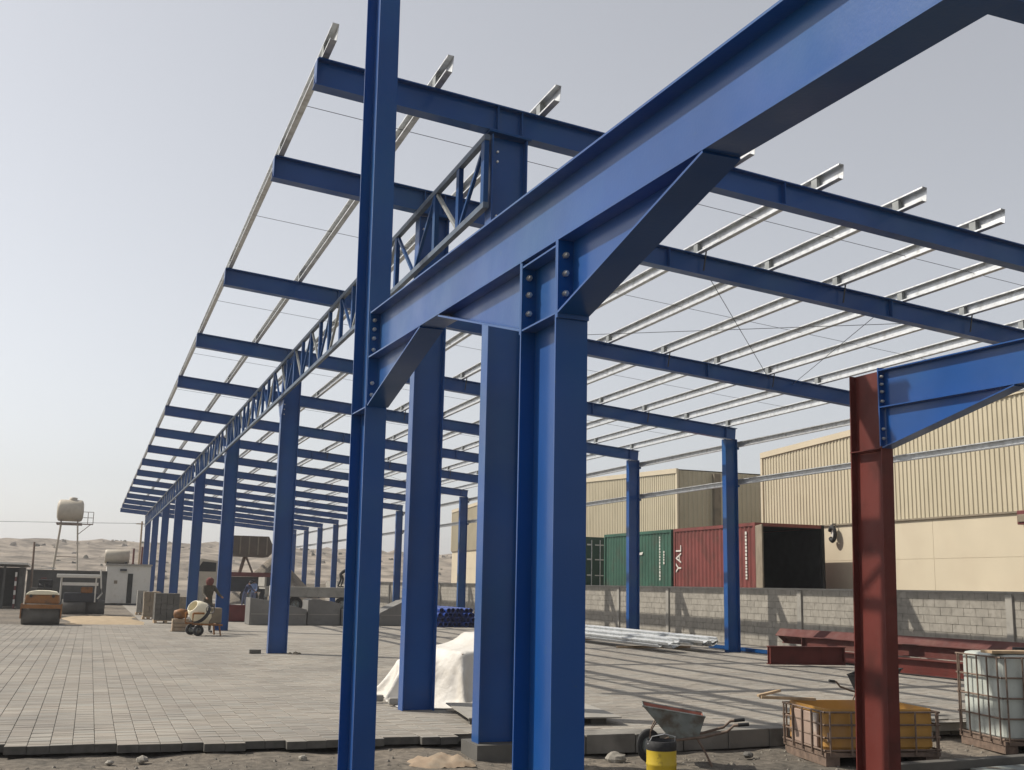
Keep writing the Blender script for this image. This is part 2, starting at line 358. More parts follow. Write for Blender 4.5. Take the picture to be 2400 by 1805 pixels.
# ------------------------------------------------------------------ boundary wall of concrete blocks
WX=20.0; WTOP=1.72
wall=empty('block_wall',(WX+.1,40,0),'long grey concrete block boundary wall behind the right hand columns','wall')
b=MB(); b.box(WX+.012,WX+.2,8,101,-.05,WTOP-.02); b.build('mortar_core',MORTAR,wall,True)
bm_=MB(); bm_.box(-.02,.012,-.195,.195,0,.19); bme=bm_.mesh('block'); bme.materials.append(BLOCK)
rest=MB(); cnt=0
rows=[(Y,r) for Y in [12+.4*k for k in range(222)] for r in range(9)]
for Y,r in sorted(rows,key=lambda q:abs(q[0]-26)):
    y=Y+(.2 if r%2 else 0); z=-.06+r*.2
    if z+.19>WTOP+.01: continue
    if cnt<300 and 17<Y<44:
        link('block',bme,None,wall,loc=(WX+.0-wall.location.x+random.uniform(-.004,.003),y-wall.location.y,z)); cnt+=1
    else:
        dx=random.uniform(-.004,.003); rest.box(WX-.02+dx,WX+.012+dx,y-.195,y+.195,z,z+.19)
tag(rest.build('block_courses',BLOCK,wall,True),kind='stuff')
for k in range(18):
    y=16.2+4.1*k; b=MB(); b.box(WX-.075,WX-.021,y-.1,y+.1,-.05,WTOP-.05); b.build('pilaster',CONC,wall,True)
b=MB(); b.box(WX-.035,WX+.215,8,101,WTOP-.018,WTOP+.03); b.build('coping',CONC,wall,True)

# ------------------------------------------------------------------ warehouses
def rib_sheet(y0,y1,zb,topf,x,pitch=.2,d=.03):
    b=MB(); ys=[]; y=y0
    while y<y1-1e-4:
        for f,o in ((0,0),(.34,0),(.46,1),(.84,1),(.96,0)):
            yy=y+f*pitch
            if yy<y1: ys.append((yy,o))
        y+=pitch
    ys.append((y1,0)); vs_=[]
    for yy,o in ys: vs_+=[(x-d*o,yy,zb),(x-d*o,yy,topf(yy))]
    b.add(vs_,[(2*i+1,2*i,2*i+2,2*i+3) if False else (2*i,2*i+1,2*i+3,2*i+2) for i in range(len(ys)-1)]); return b
def warehouse(label,x,yn,yf,ridge,ev,slope,cb,xdepth,zb,door=None,panel=()):
    o=empty('warehouse',(x,(yn+yf)/2,zb),label,'warehouse')
    top=lambda y: ev+slope*((y-yn) if y<ridge else (yf-y)*(ridge-yn)/(yf-ridge))
    # plaster plinth wall with panel joints, split round the door
    segs=[(yn,yf)] if not door else [(yn,door[0]),(door[1],yf)]
    for a,c in segs:
        b=MB(); zs=[zb,cb-1.36,cb-.05]; edges=[a]+[p for p in panel if a<p<c]+[c]
        for i in range(len(edges)-1):
            for k in range(2): b.box(x+.02,x+.25,edges[i]+.006,edges[i+1]-.006,zs[k]+(.006 if k else 0),zs[k+1]-.006)
            b.box(x+.028,x+.24,edges[i],edges[i+1],zb,cb-.05)
        b.build('plaster_wall',CREAM,o,True)
    b=MB(); b.box(x-.05,x+.2,yn,yf,cb-.055,cb); b.build('flashing',BROWN,o,True)
    y=yn
    while y<yf-.01:
        y1=min(yf,y+2.0); zt_=top
        rib_sheet(y,y1,cb,zt_,x,.2).build('cladding_sheet',CLAD,o,True); y=y1
    b=MB(); 
    for a,c in ((yn-.06,ridge),(ridge,yf+.06)):
        b.prism([(x-.08,a,top(a)-.10),(x-.08,c,top(c)-.10),(x-.08,c,top(c)+.13),(x-.08,a,top(a)+.13)],(.1,0,0))
    b.build('fascia',FASC,o,True)
    b=MB()
    for a,c in ((yn,ridge),(ridge,yf)):
        b.add([(x,a,top(a)+.1),(x+xdepth,a,top(a)+.1),(x+xdepth,c,top(c)+.1),(x,c,top(c)+.1)],[(0,1,2,3)])
    b.build('roof',FASC,o,True)
    for yy in (yn,yf):
        s=MB(); b=MB(); nrib=int(xdepth/.25); pts=[]
        for k in range(nrib):
            for f,q in ((0,0),(.34,0),(.46,1),(.84,1),(.96,0)): pts.append((x+.25*(k+f),q))
        sg=-1 if yy==yn else 1
        vv=[]
        for px,q in pts: vv+=[(px,yy+sg*.035*q,cb),(px,yy+sg*.035*q,ev+.05)]
        b.add(vv,[(2*i,2*i+2,2*i+3,2*i+1) for i in range(len(pts)-1)]); b.build('side_cladding',CLAD,o,True)
        s.box(x+.26,x+xdepth,yy-.1,yy+.1,zb,cb); s.build('side_wall',CREAM,o,True)
    b=MB(); b.box(x-.06,x+.04,yn-.09,yn+.05,cb,ev+.1); b.build('corner_trim',FASC,o,True); b=MB(); b.box(x-.06,x+.04,yf-.05,yf+.09,cb,ev+.1); b.build('corner_trim',FASC,o,True)
    b=MB(); b.box(x+xdepth-.2,x+xdepth,yn,yf,zb,ev); b.build('rear_wall',CREAM,o,True)
    if door:
        a,c=door; b=MB(); b.box(x+.0,x+.25,a-.10,a,zb,cb-.06); b.build('door_jamb',BROWN,o,True); b=MB(); b.box(x,x+.25,c,c+.10,zb,cb-.06); b.build('door_jamb',BROWN,o,True)
        b=MB(); b.box(x+.5,x+6,a-.4,a-.3,zb,cb); b.box(x+.5,x+6,c+.3,c+.4,zb,cb); b.box(x+5.9,x+6,a-.3,c+.3,zb,cb); b.box(x+.3,x+6,a-.4,c+.4,cb,cb+.1); b.box(x+.3,x+6,a-.4,c+.4,zb-.1,zb+.01)
        b.build('doorway_interior',DARKIN,o,True)
    return o,top
YZ=1.45
w1,_=warehouse('large beige ribbed warehouse with cream lower wall on the right',26,-6,39.5,17,7.22,.0414,4.17,40,YZ,None,(12,18,23.6,29.6))
w2,_=warehouse('smaller beige gabled warehouse standing behind the shipping containers',26,46.8,82.4,65,7.24,.037,4.2,34,YZ,None,(55,64,73))
b=MB(); b.box(27.9,28.25,46.55,46.76,YZ,7.2); b.build('dark_band',BROWN,w2,True)  # darker brown vertical band on the near side wall
lamp=empty('wall_lamp',(25.9,34.7,3.55),'round black wall lamp beside the open container','lamp')
b=MB(); n=18; rr,tr=.2,.075
vs_=[];fs=[]
for i in range(n):
    a=2*math.pi*i/n*.88+.4
    for k in range(8):
        q=2*math.pi*k/8; vs_.append((-.08+tr*math.sin(q),.8*(rr+tr*math.cos(q))*math.cos(a),.25+(rr+tr*math.cos(q))*math.sin(a)*1.25))
for i in range(n-1):
    for k in range(8): fs.append((i*8+k,i*8+(k+1)%8,(i+1)*8+(k+1)%8,(i+1)*8+k))
b.add(vs_,fs,True); b.build('lamp_ring',BLACK,lamp)
b=MB(); b.cyl((-.04,0,.25),(1,0,0),.12,.05); b.build('lamp_glass',WHITE,lamp)
b=MB(); b.tube([(.1,0,.62),(-.05,0,.62),(-.08,0,.5)],.025); b.build('bracket',BLACK,lamp)
sb=empty('alarm_box',(25.93,25.55,3.75),'small maroon box on the cream warehouse wall at the picture edge','box')
b=MB(); b.box(-.12,.05,-.22,.22,0,.42); b.build('housing',MAROON,sb,bevel=.02)
b=MB(); b.box(-.16,-.121,-.16,.16,.08,.30); b.build('cover',BROWN,sb)

# ------------------------------------------------------------------ shipping containers
def text(parent,s,loc,rot,size,mt,name='lettering'):
    cu=bpy.data.curves.new(name,'FONT'); cu.body=s; cu.size=size; cu.extrude=.004; cu.align_x='LEFT'
    t_=bpy.data.objects.new(name,cu); col.objects.link(t_); dg=bpy.context.evaluated_depsgraph_get(); dg.update()
    me=bpy.data.meshes.new_from_object(t_.evaluated_get(dg)); bpy.data.objects.remove(t_)
    me.materials.clear(); return link(name,me,mt,parent,loc=loc,rot=rot)
def container(label,x,yn,yf,m,wd=2.44,h=2.6,zb=YZ,opened=False):
    o=empty('shipping_container',(x+wd/2,(yn+yf)/2,zb),label,'container')
    b=MB(); L=yf-yn; pitch=.28; ys=[]; y=yn+.12
    while y<yf-.15:
        for f,q in ((0,0),(.25,0),(.5,1),(.75,1)): ys.append((y+f*pitch,q))
        y+=pitch
    ys.append((yf-.12,0)); vv=[]
    for yy,q in ys: vv+=[(x+.02+.036*q,yy,zb+.15),(x+.02+.036*q,yy,zb+h-.1)]
    b.add(vv,[(2*i,2*i+1,2*i+3,2*i+2) for i in range(len(ys)-1)]); b.build('side_panel',m,o,True)
    b=MB()
    for yy in (yn,yf-.12):
        for xx in (x,x+wd-.12):
            if opened and yy==yn and xx>x:
                k_=MB(); k_.box(xx,xx+.12,yy,yy+.12,zb,zb+h); k_.build('door_post',DARKIN,o,True)
            else: b.box(xx,xx+.12,yy,yy+.12,zb,zb+h)
    for zz in (zb,zb+h-.12):
        for xx in (x,x+wd-.1): b.box(xx,xx+.1,yn+.12,yf-.12,zz,zz+.12)
        b.box(x+.12,x+wd-.12,yn+.01,yn+.11,zz,zz+.12); b.box(x+.12,x+wd-.12,yf-.11,yf-.01,zz,zz+.12)
    b.build('corner_frame',m,o,True)
    b=MB(); b.box(x+.05,x+wd-.05,yn+.06,yf-.06,zb+h-.05,zb+h-.02); b.box(x+wd-.1,x+wd-.05,yn+.1,yf-.1,zb+.12,zb+h-.1); b.build('roof_panel',m,o,True)
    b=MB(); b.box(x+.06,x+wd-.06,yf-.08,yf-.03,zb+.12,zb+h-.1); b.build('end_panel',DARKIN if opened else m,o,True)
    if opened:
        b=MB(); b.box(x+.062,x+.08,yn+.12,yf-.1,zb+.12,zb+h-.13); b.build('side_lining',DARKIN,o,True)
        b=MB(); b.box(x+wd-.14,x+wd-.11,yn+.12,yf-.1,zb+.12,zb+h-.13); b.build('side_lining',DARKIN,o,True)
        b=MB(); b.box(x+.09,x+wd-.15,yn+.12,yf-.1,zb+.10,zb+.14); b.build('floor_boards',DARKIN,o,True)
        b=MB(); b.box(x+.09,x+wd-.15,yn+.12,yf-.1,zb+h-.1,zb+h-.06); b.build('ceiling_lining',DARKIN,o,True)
        a=V((x+.03,yn-.02,zb+.1)); c=V((x-.42,yn-1.12,zb+.1)); t=(c-a); nr=V((t.y,-t.x,0)).normalized()*.025
        b=MB(); b.obox((a+c)/2+E*(h/2-.1),t/2,nr,E*(h/2-.12)); d_=b.build('door_leaf',BROWN,o,True)
        for q in (.35,.75):
            b=MB(); p=a+t*q-nr*1.8; b.tube([p+E*.02,p+E*(h-.24)],.022,6); b.build('lock_bar',BROWN,o,True)
    else:
        b=MB(); b.box(x+.06,x+wd-.06,yn+.07,yn+.1,zb+.12,zb+h-.1); b.build('end_panel',m,o,True)
    return o
def doors(o,x,yn,m,wd=2.44,h=2.6,zb=YZ):
    for k in range(2):
        b=MB(); b.box(x+.13+k*1.09,x+.13+k*1.09+1.07,yn+.015,yn+.06,zb+.13,zb+h-.13); d_=b.build('door',m,o,True)
        for q in (.3,.75):
            c=MB(); xx=x+.13+k*1.09+q; c.tube([(xx,yn-.01,zb+.14),(xx,yn-.01,zb+h-.14)],.025); c.build('lock_bar',GALV,o,True)
        for zz in (.75,1.5,2.2):
            c=MB(); c.box(x+.2+k*1.09,x+.42+k*1.09,yn+.0,yn+.014,zb+zz,zb+zz+.07); c.box(x+.62+k*1.09,x+1.08+k*1.09,yn+.0,yn+.014,zb+zz+.0,zb+zz+.05); c.build('door_marking',WHITE,o,True)
c1=container('maroon red shipping container with white lettering and dark open end',22,34.0,39.95,CRED,wd=2.95,opened=True)
text(c1,'YAL',(22.012-c1.location.x,39.35-c1.location.y,.85),(R(90),R(-90),R(-90)),.62,WHITE)
def marks(o,x,y,z0,z1,wd=.07,seed=1):
    r_=random.Random(seed); z=z0; b=MB()
    while z<z1:
        h_=r_.uniform(.05,.12); b.box(x-.004,x+.012,y-wd*r_.uniform(.7,1),y+wd,z,z+h_); z+=h_+.035
    b.build('number_strip',WHITE,o,True)
marks(c1,22.02,34.62,YZ+.6,YZ+2.2,.06,3)
c2=container('green shipping container with pale number strip beside the maroon container',22,40.15,46.5,CGRN)
marks(c2,22.02,41.15,YZ+.55,YZ+2.3,.05,5); marks(c2,22.02,40.8,YZ+1.2,YZ+1.75,.05,6)
b=MB(); b.prism([(22.0,43.35,YZ+2.05),(22.0,43.15,YZ+2.05),(22.0,42.95,YZ+1.72),(22.0,43.2,YZ+1.6)],(.012,0,0)); b.prism([(22.0,43.2,YZ+1.6),(22.0,42.95,YZ+1.71),(22.0,42.62,YZ+1.74),(22.0,42.72,YZ+1.62)],(.012,0,0)); b.build('emblem',WHITE,c2,True)
c3=container('dark green shipping container showing its doors end beyond the green one',21.0,49,55,CGRD)
doors(c3,21.0,49,CGRD)

# ------------------------------------------------------------------ long steel shed
XT,XL,XR,Z0,SL,Y1,LB,L0=1.8946,3.978,16.629,7.222,.0869,14.57,5.963,3.083
NF=16
FY=[Y1-L0]+[Y1+(i-1)*LB for i in range(1,NF)]
zt=lambda x: Z0-SL*(x-XL)
shed=empty('steel_shed',((XL+XR)/2,55,0),'long open blue steel shed frame with galvanised purlins receding to the left','building')
SO=shed.location
RH=.33; cosS=math.cos(math.atan(SL)); axr=V((1,0,-SL)).normalized()
rm=MB(); rm.isec((XT,0,zt(XT)-RH/2),(XR,0,zt(XR)-RH/2),E,RH*cosS,.18,.014,.008)
rm.obox((XT+.006,0,zt(XT)-RH/2),(.006,0,0),(0,.085,0),E*(RH/2-.02))
for xx in (4.05,4.35,8.0,12.2,16.3): rm.obox((xx,0,zt(xx)-RH/2),(.005,0,0),(0,.084,0),E*(RH/2-.018))
rme=rm.mesh('rafter'); rme.materials.append(BLUE)
def at(y): return (-SO.x,y-SO.y,0)
PXS=[2.02+1.308*i for i in range(12)]
fly=MB(); fly.obox((0,-.105,0),(.011,0,0),(0,.006,0),(0.02,-.02,.19)); flm=fly.mesh('fly_brace'); flm.materials.append(DARKST)
cl=MB(); cl.box(-.055,.0,-.06,.06,0,.17); clm=cl.mesh('cleat'); clm.materials.append(GALVD)
for i,y in enumerate(FY):
    rf=link('rafter',rme,None,shed,loc=at(y+.09))
    if i<7:
        for k,px in enumerate(PXS): link('cleat',clm,None,rf,loc=(px-.004,0,zt(px)+.003))
    if 0<i<9:
        for k in (5,7,9): 
            px=PXS[k]+1.31*.0+.05
            link('fly_brace',flm,None,rf,loc=(px,0,zt(px)-.07))
CD,CB=.44,.22
ctop=zt(XL+CD/2)-RH-.03
cm=MB(); cm.isec((0,0,0),(0,0,ctop),(1,0,0),CD,CB,.014,.008); cme=cm.mesh('column'); cme.materials.append(BLUE)
bp=MB(); bp.box(-.3,.3,-.2,.2,.001,.03); bpm=bp.mesh('base_plate'); bpm.materials.append(BLUE2)
cap=MB(); cap.prism([(-.26,-.13,ctop+.26*SL),(.26,-.13,ctop-.26*SL),(.26,-.13,ctop-.26*SL+.026),(-.26,-.13,ctop+.26*SL+.026)],(0,.26,0)); capm=cap.mesh('cap_plate'); capm.materials.append(BLUE2)
gusm=[]
for sg in (-1,1):
    gus=MB(); gus.prism([(-CD/2-.005,sg*.11,5.93),(-CD/2-.005,sg*.42,5.93),(-CD/2-.005,sg*.42,5.88),(-CD/2-.005,sg*.11,5.55)],(.012,0,0))
    g_=gus.mesh('gusset'); g_.materials.append(BLUE); gusm.append(g_)
recess_plinth=MB(); recess_plinth.box(XL-.05,XL+CD+.06,FY[0]-.12,FY[0]+.42,-.42,-.001); recess_plinth.build('recess_plinth',CONCD,shed,True)  # block coloured dark to stand for the shaded recess below the column
bo=MB(); bo.cyl((0,0,0),(0,1,0),.014,.03,6); bom=bo.mesh('bolt'); bom.materials.append(BOLT)
for i in [0]+list(range(1,NF,2)):
    c_=link('column',cme,None,shed,loc=(XL+CD/2-SO.x,FY[i]+.11-SO.y,0))
    link('cap_plate',capm,None,c_)
    if i>1:
        for g_ in gusm: link('gusset',g_,None,c_)
    if i<4:
        for z in (5.6,5.72,5.84,6.5,6.62): link('bolt',bom,None,c_,loc=(-CD/2+.06,-.12,z))
RD=.38; rtop=zt(XR-RD/2)-RH-.01
cm=MB(); cm.isec((0,0,0),(0,0,rtop),(1,0,0),RD,.2,.013,.008); rcm=cm.mesh('column'); rcm.materials.append(BLUE)
hn=MB(); hn.prism([(-RD/2-.55,-.004,rtop+.05+.55*SL),(-RD/2,-.004,rtop+.03),(-RD/2,-.004,rtop-.28)],(0,.008,0))
for i in range(NF):
    c_=link('column',rcm,None,shed,loc=(XR-RD/2-SO.x,FY[i]+.1-SO.y,0))
# purlins (C sections open to the left)
pu=MB(); ya,yb=FY[0]-.44,FY[-1]+.5; H,Fl,lp,t_=.2,.075,.022,.0035
prof=[(0,0),(0,H),(-Fl,H),(-Fl,H-lp),(-Fl+t_,H-lp),(-Fl+t_,H-t_),(-t_,H-t_),(-t_,t_),(-Fl+t_,t_),(-Fl+t_,lp),(-Fl,lp),(-Fl,0)]
def cprof(b,prof,y0,y1,tilt=0):
    n=len(prof); vs_=[(x,y0,z) for x,z in prof]+[(x,y1,z) for x,z in prof]
    b.add(vs_,[(i,(i+1)%n,(i+1)%n+n,i+n) for i in range(n)]); 
    # end caps as quads strips
    q=[(0,1,6,7),(1,2,5,6),(2,3,4,5),(0,7,8,11),(8,9,10,11)]
    b.add(vs_,[tuple(reversed(f)) for f in q]+[tuple(i+n for i in f) for f in q]); return b
cprof(pu,prof,ya,yb); pum=pu.mesh('purlin'); pum.materials.append(GALV)
for k,px in enumerate(PXS):
    o=link('purlin',pum,None,shed,loc=(px-SO.x,-SO.y,zt(px)+.006),rot=(0,math.atan(SL),0))
gprof=[(0,0),(0,.15),(.07,.15),(.07,.13),(.0665,.13),(.0665,.1465),(.0035,.1465),(.0035,.0035),(.0665,.0035),(.0665,.02),(.07,.02),(.07,0)]
gi=MB(); cprof(gi,[(-x,z) for x,z in gprof],FY[0],FY[-1]+.2); gim=gi.mesh('girt'); gim.materials.append(GALV)
for z in (5.59,4.54): link('girt',gim,None,shed,loc=(XR+.075-SO.x,-SO.y,z))
gc=MB(); gc.box(0,.08,-.06,.06,-.06,-.002); gcm=gc.mesh('girt_cleat'); gcm.materials.append(BLUE2)
for i in range(0,10):
    for z in (5.59,4.54): link('girt_cleat',gcm,None,shed,loc=(XR+.001-SO.x,FY[i]+.1-SO.y,z))
# sag rods at mid bay, roof bracing rods
sr=MB(); sr.tube([(PXS[0]-.05,0,zt(PXS[0])+.10),(PXS[-1],0,zt(PXS[-1])+.10)],.0042,5); srm=sr.mesh('sag_rod'); srm.materials.append(DARKST)
for i in range(NF-1): link('sag_rod',srm,None,shed,loc=at((FY[i]+FY[i+1])/2))
def rod(p,q,r=.006):
    b=MB(); b.tube([p,q],r,5); b.build('brace_rod',DARKST,shed,True)
for i in (2,7):
    for a,c in ((PXS[5],PXS[9]),):
        ya,yb=FY[i-1]+.1,FY[i]+.1
        rod((a,ya,zt(a)-.06),(c,yb,zt(c)-.06)); rod((c,ya,zt(c)-.06),(a,yb,zt(a)-.06))
rod((12.0,FY[1]+.1,zt(12)-.25),(14.4,FY[2]+.1,zt(14.4)-.1))
# jack trusses along the left row
TX=3.92; TT,TB=6.80,5.97
ang=[(-.03,-.03),(.03,-.03),(.03,.03),(-.03,.03)]
for i in range(NF-1):
    y0,y1=FY[i]+.02,FY[i+1]+.02; tr=bpy.data.objects.new('jack_truss',None); col.objects.link(tr); tr.parent=shed; tr.location=(TX-SO.x,y0-SO.y,0)
    L=y1-y0; n_=3 if i==0 else 6; p=L/n_
    b=MB(); b.box(-.035,.035,.002,L-.002,TT-.035,TT+.035); b.build('top_chord',BLUEG,tr)
    b=MB(); b.box(-.035,.035,.002,L-.002,TB-.035,TB+.035); b.build('bottom_chord',BLUEG,tr)
    for k in range(n_):
        if k or i%2==0:
            yy=max(.07,p*k); q=MB(); q.box(-.03,.03,yy-.055,yy+.055,TB+.036,TT-.036); q.build('post',BLUE2,tr)
        a,c=(V((0,p*k+.07,TB+.05)),V((0,p*(k+1)-.07,TT-.05))) if (k+i)%2 else (V((0,p*k+.07,TT-.05)),V((0,p*(k+1)-.07,TB+.05)))
        ax=(c-a); L2=ax.length; ax.normalize(); sd_=ax.cross(V((1,0,0)))
        q=MB(); q.obox((a+c)/2,ax*L2/2,V((.02,0,0)),sd_*.022); q.build('diagonal',GALVD if k%2 else BLUE2,tr)

# ------------------------------------------------------------------ portal frames in the foreground
AZ,MS,B0,D0,ZT,HB=-.0284,.0199,.185,.489,3.871,.40
dd=V((math.sin(AZ),math.cos(AZ),0)); nn=V((math.cos(AZ),-math.sin(AZ),0)); C0=V((2.2664,5.46,0))
hexm={}
def bolts(parent,pts,ax):
    for p in pts:
        b=MB(); b.cyl(p,ax,.017,.022,6); b.cyl(V(p)+V(ax)*.014,ax,.009,.022,8); b.build('bolt',BOLT,parent,True)
def vcol(o,p,z0,z1,B,D,m,name='column',lean=V((0,0,0)),off=0):
    b=MB(); p=p+nn*off; b.isec(p+E*z0,p+E*z1+lean,dd,D,B,.014,.009); c_=b.build(name,m,o,True); return c_
def haunch(o,p,t0,t1,zb0,dz,B,m,end):
    # triangular plate girder under a beam: deep end at t0, vanishing at t1
    P=lambda t,z: p+dd*t+E*z
    zb=lambda t: zb0+MS*t
    s_=1 if t1>t0 else -1; ta=t0+s_*.018
    b=MB(); b.prism([P(ta,zb(t0)-.001),P(t1,zb(t1)-.001),P(t1,zb(t1)-.012),P(ta,zb(t0)-dz+.012)],nn*.009)
    for v_ in range(len(b.v)): b.v[v_]=tuple(V(b.v[v_])-nn*.0045)
    h=b.build('haunch',m,o,True)
    a=P(ta,zb(t0)-dz+.004); c=P(t1+s_*.02,zb(t1)-.007); ax=c-a; L=ax.length; ax.normalize(); n2=ax.cross(nn).normalized()
    b=MB(); b.obox((a+c)/2,ax*L/2,nn*B/2,n2*.006); b.build('haunch_flange',m,o,True)
    if end:
        b=MB(); b.obox(P(t0+s_*.009,zb(t0)-dz/2-.012),dd*.008,nn*B/2,E*(dz/2+.012)); b.build('end_plate',m,o,True)
    return h
def stiff(o,p,z,B,D,m):
    for sg in (-1,1):
        b=MB(); b.obox(p+nn*sg*(B/4+.002)+E*z,dd*(D/2-.0145),nn*(B/4-.004),E*.005); b.build('stiffener',m,o,True)
def portal(label,p0,B,mcol,tend,fl_top,lean,inner,tfl):
    o=empty('portal_frame',p0+E*-.2,label,'steel frame')
    fl=p0; tl=tfl                       # p0 is the outer column; t measured from the origin of the beam line
    base=p0-dd*tfl
    P=lambda t,z: base+dd*t+E*z
    zb=lambda t: ZT+MS*t
    c_=vcol(o,p0,-.2,fl_top,B,D0,mcol,'column',lean,.02 if inner else -.045)
    b=MB(); b.obox(p0+E*-.19,dd*.32,nn*.16,E*.012); b.build('base_plate',mcol,o,True)
    ts=tfl-D0/2-.018
    b=MB(); b.isec(P(tend,zb(tend)-HB/2),P(ts-.002,zb(ts)-HB/2),E,HB,B,.012,.008); bm2=b.build('beam',BLUE,o,True)
    b=MB(); b.obox(P(ts+.009,zb(ts)-HB/2-.2+.012),dd*.0085,nn*B/2,E*(HB/2+.212)); b.build('end_plate',BLUE,o,True)
    haunch(o,base,ts,2.2 if inner else tfl-2.0,ZT-HB,.42,B,BLUE,False)
    pts=[]
    for z in (-.07,-.15,-.23,-.33,-.62,-.72):
        for sg in (-1,1): pts.append(P(ts-.012,zb(ts)+z)+nn*sg*B*.29)
    bolts(o,pts,-dd)
    stiff(o,p0,zb(ts)-HB-.42,B,D0,mcol)
    if inner:
        vcol(o,base,-.2,ZT-HB-.004,B,D0,BLUE)
        b=MB(); b.obox(base+E*-.19,dd*.32,nn*.16,E*.012); b.build('base_plate',BLUE,o,True)
        haunch(o,base,-D0/2-.001,-1.67,ZT-HB,.40,B,BLUE,True)
        haunch(o,base,D0/2+.001,1.74,ZT-HB,.40,B,BLUE,True)
        stiff(o,base,ZT-HB-.40,B,D0,BLUE); stiff(o,base,ZT-HB-.03,B,D0,BLUE)
        pts=[];pts2=[]
        for z in (-.09,-.19,-.30):
            for sg in (-1,1):
                pts.append(base+dd*(D0/2-.014-.011)+nn*sg*B*.28+E*(ZT-HB+z))
                pts2.append(base-dd*(D0/2+.019+.01)+nn*sg*B*.28+E*(ZT-HB+z))
        bolts(o,pts,-dd); bolts(o,pts2,-dd)
    return o
pf=portal('tall blue portal frame in the foreground, its beam rising overhead to the right',C0+dd*3.8914,B0,BLUE,-9.5,7.9,V((-.055,0,0)),True,3.8914)
pr_=portal('portal frame with a red primer column carrying a blue haunched beam',C0+dd*3.9025+nn*5.4312,.145,RED,-9.0,ZT+MS*3.9+.01,V((.085,0,0)),False,3.9025)
st=empty('tie_beam',C0-dd*3.05+nn*2.7+E*(ZT-HB),'slim blue tie beam crossing at the top right corner','beam')
b=MB(); b.isec(C0-dd*3.08+nn*.01+E*(ZT-HB+.02),C0-dd*3.08+nn*5.42+E*(ZT-HB+.02),E,.16,.1,.008,.006); b.build('section',BLUE,st,True)
b=MB(); b.obox(C0-dd*3.08+nn*.03+E*(ZT-HB+.07),nn*.012,dd*.07,E*.12); b.build('end_plate',BLUE,st,True)

# ------------------------------------------------------------------ small helpers for loose things
def lathe(b,prof,c,ax,n=20,smooth=True):     # prof: (radius, height along axis)
    c,ax=V(c),V(ax).normalized(); a=ax.cross(V((0,0,1))); a=V((1,0,0)) if a.length<1e-3 else a.normalized(); q=ax.cross(a); vs_=[]
    for r_,h_ in prof:
        for k in range(n):
            t=2*math.pi*k/n; vs_.append(c+ax*h_+(a*math.cos(t)+q*math.sin(t))*r_)
    fs=[(i*n+k,i*n+(k+1)%n,(i+1)*n+(k+1)%n,(i+1)*n+k) for i in range(len(prof)-1) for k in range(n)]
    return b.add(vs_,fs,smooth)
def wheel(parent,c,ax,r,wd):
    b=MB(); lathe(b,[(r*.55,-wd/2),(r*.9,-wd/2),(r,-wd*.3),(r,wd*.3),(r*.9,wd/2),(r*.55,wd/2)],c,ax,20); t_=b.build('tyre',BLACK,parent)
    b=MB(); lathe(b,[(0,-wd*.2),(r*.56,-wd*.35),(r*.56,wd*.35),(0,wd*.2)],c,ax,16); b.build('rim',GREYP,parent)

# ------------------------------------------------------------------ red primer beams stacked by the wall
def ibeam(label,p0,p1,upv,H,B,m,parts=()):
    p0,p1=V(p0),V(p1); o=empty('steel_beam',(p0+p1)/2-E*H/2,label,'steel beam','red primer beams stacked on the paving')
    ax=(p1-p0).normalized(); upv=V(upv); side=ax.cross(upv).normalized(); u=side.cross(ax)
    L=(p1-p0).length; c=(p0+p1)/2; tf=.016
    b=MB(); b.obox(c,ax*L/2,side*.005,u*(H/2-tf)); b.build('web',m,o,True)
    for sg in (-1,1):
        b=MB(); b.obox(c+u*sg*(H/2-tf/2),ax*L/2,side*B/2,u*tf/2); b.build('flange',m,o,True)
    for q in parts:
        b=MB(); pc=p0+ax*(L*q); b.obox(pc,ax*.008,side*B/2,u*(H/2-tf-.001)); b.build('stiffener',m,o,True)
    return o
ibeam('short red steel beam stub lying in front of the beam stack',(14.35,21.75,.24),(16.1,21.35,.24),E,.40,.2,RED,(.985,.02))
ibeam('long red steel beam lying behind with pale dusty flange against the block wall',(18.4,27.2,.42),(18.7,15.5,.5),V((-.75,0,.66)),.32,.26,REDP,(.01,.5))
ibeam('long red steel beam resting on top in the middle of the stack',(17.0,24.2,.40),(17.3,13.5,.47),E,.26,.22,REDP,(.01,.3,.6))
ibeam('long dark red steel beam on the paving nearest the white tank',(15.9,20.6,.18),(16.6,13.0,.2),E,.30,.2,RED,(.01,.4,.8))
ibeam('red steel beam on the paving beneath the middle beam',(16.6,23.4,.16),(17.4,14.0,.16),E,.24,.2,RED,(.01,.5))
for k,(x0,y) in enumerate(((15.4,22.6),(15.6,16.5))):
    t_=empty('timber_bearer',(x0+1.5,y,0),('timber bearer under the far end of the red beams','timber bearer under the near end of the red beams')[k],'timber')
    b=MB(); b.box(-1.7,2.2,-.05,.05,.002,.04 if k else .035); b.build('beam_block',WOOD,t_)

